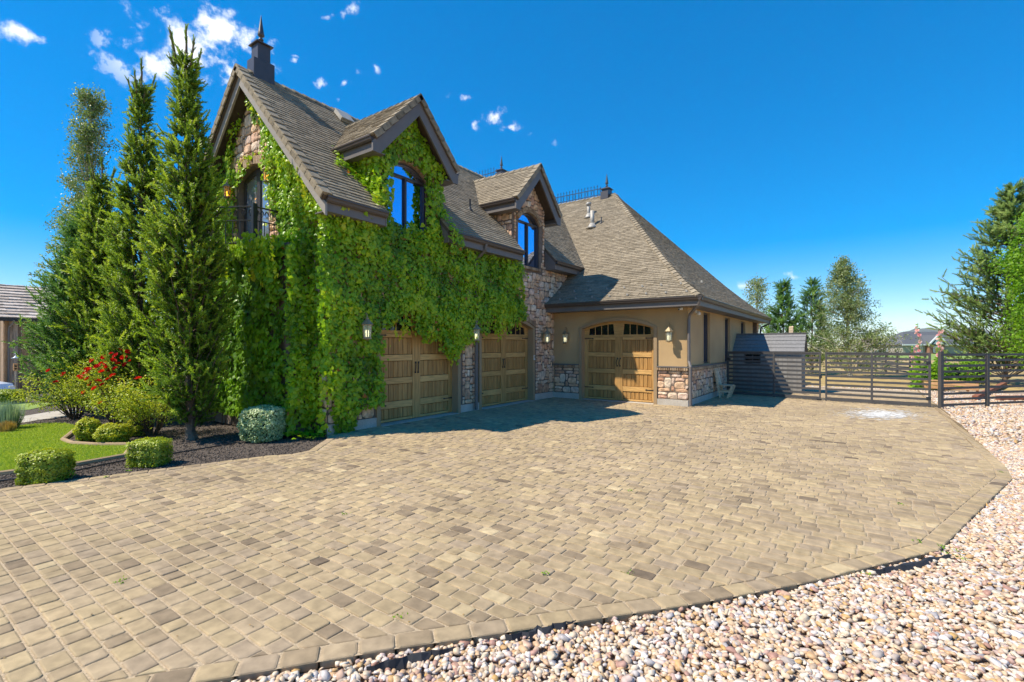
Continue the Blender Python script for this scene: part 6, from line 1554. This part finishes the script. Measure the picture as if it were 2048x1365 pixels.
for px, py, rx, ry, rot, st in CL:
    c = Vector(ray(px, py)); ln = c.length; c.normalize(); t1 = (Vector(ray(px+1, py))-Vector(ray(px-1, py))); t1 = (t1-c*t1.dot(c)).normalized(); t2 = c.cross(t1); 
    if t2.z < 0: t2 = -t2
    a = R(-rot); e1 = t1*math.cos(a)+t2*math.sin(a); e2 = -t1*math.sin(a)+t2*math.cos(a); k = F*ln
    d1 = N.new('ShaderNodeVectorMath'); d1.operation = 'DOT_PRODUCT'; d1.inputs[1].default_value = e1*(k/rx/1.35)
    d2 = N.new('ShaderNodeVectorMath'); d2.operation = 'DOT_PRODUCT'; d2.inputs[1].default_value = e2*(k/ry/1.35)
    d3 = N.new('ShaderNodeVectorMath'); d3.operation = 'DOT_PRODUCT'; d3.inputs[1].default_value = c*-2.
    for d in (d1, d2, d3): Lk.new(wad.outputs[0], d.inputs[0])
    ad = N.new('ShaderNodeMath'); ad.operation = 'ADD'; ad.inputs[1].default_value = 2.; Lk.new(d3.outputs['Value'], ad.inputs[0])
    cb = N.new('ShaderNodeCombineXYZ'); Lk.new(d1.outputs['Value'], cb.inputs[0]); Lk.new(d2.outputs['Value'], cb.inputs[1]); Lk.new(ad.outputs[0], cb.inputs[2])
    le = N.new('ShaderNodeVectorMath'); le.operation = 'LENGTH'; Lk.new(cb.outputs[0], le.inputs[0])
    mr_ = N.new('ShaderNodeMapRange'); mr_.inputs['From Min'].default_value = 0; mr_.inputs['From Max'].default_value = 1; mr_.inputs['To Min'].default_value = st; mr_.inputs['To Max'].default_value = 0; Lk.new(le.outputs['Value'], mr_.inputs[0])
    if prev is None: prev = mr_.outputs[0]
    else:
        mxn = N.new('ShaderNodeMath'); mxn.operation = 'MAXIMUM'; Lk.new(prev, mxn.inputs[0]); Lk.new(mr_.outputs[0], mxn.inputs[1]); prev = mxn.outputs[0]
sm = N.new('ShaderNodeMath'); sm.operation = 'SUBTRACT'; Lk.new(prev, sm.inputs[0])
nm = N.new('ShaderNodeMapRange'); nm.inputs['From Min'].default_value = .62; nm.inputs['From Max'].default_value = .36; nm.inputs['To Min'].default_value = 0.; nm.inputs['To Max'].default_value = 1.12; Lk.new(nz.outputs['Fac'], nm.inputs[0]); Lk.new(nm.outputs[0], sm.inputs[1])
cm_ = N.new('ShaderNodeMapRange'); cm_.interpolation_type = 'SMOOTHSTEP'; cm_.inputs['From Min'].default_value = .0; cm_.inputs['From Max'].default_value = 1.15; Lk.new(sm.outputs[0], cm_.inputs[0])
mx = N.new('ShaderNodeMix'); mx.data_type = 'RGBA'; Lk.new(cm_.outputs[0], mx.inputs['Factor']); Lk.new(hs.outputs[0], mx.inputs['A']); mx.inputs['B'].default_value = (CLOUD, CLOUD*1.0, CLOUD*1.02, 1)
Lk.new(mx.outputs['Result'], bg.inputs[0])
cam = bpy.data.cameras.new('camera'); co = bpy.data.objects.new('camera', cam); COL.objects.link(co); co.location = (0, 0, H); co.rotation_euler = (R(90), 0, TH)
cam.sensor_width = 36; cam.lens = 36*F/2048; cam.shift_y = (HY-682.5)/2048; cam.clip_start = .05; cam.clip_end = 20000; SC.camera = co
SC.view_settings.view_transform = 'Standard'; SC.view_settings.look = 'None'; SC.view_settings.gamma = 1; SC.view_settings.exposure = EXPOSURE
SC.cycles.max_bounces = 6; SC.cycles.transparent_max_bounces = 8
SC.render.film_transparent = False
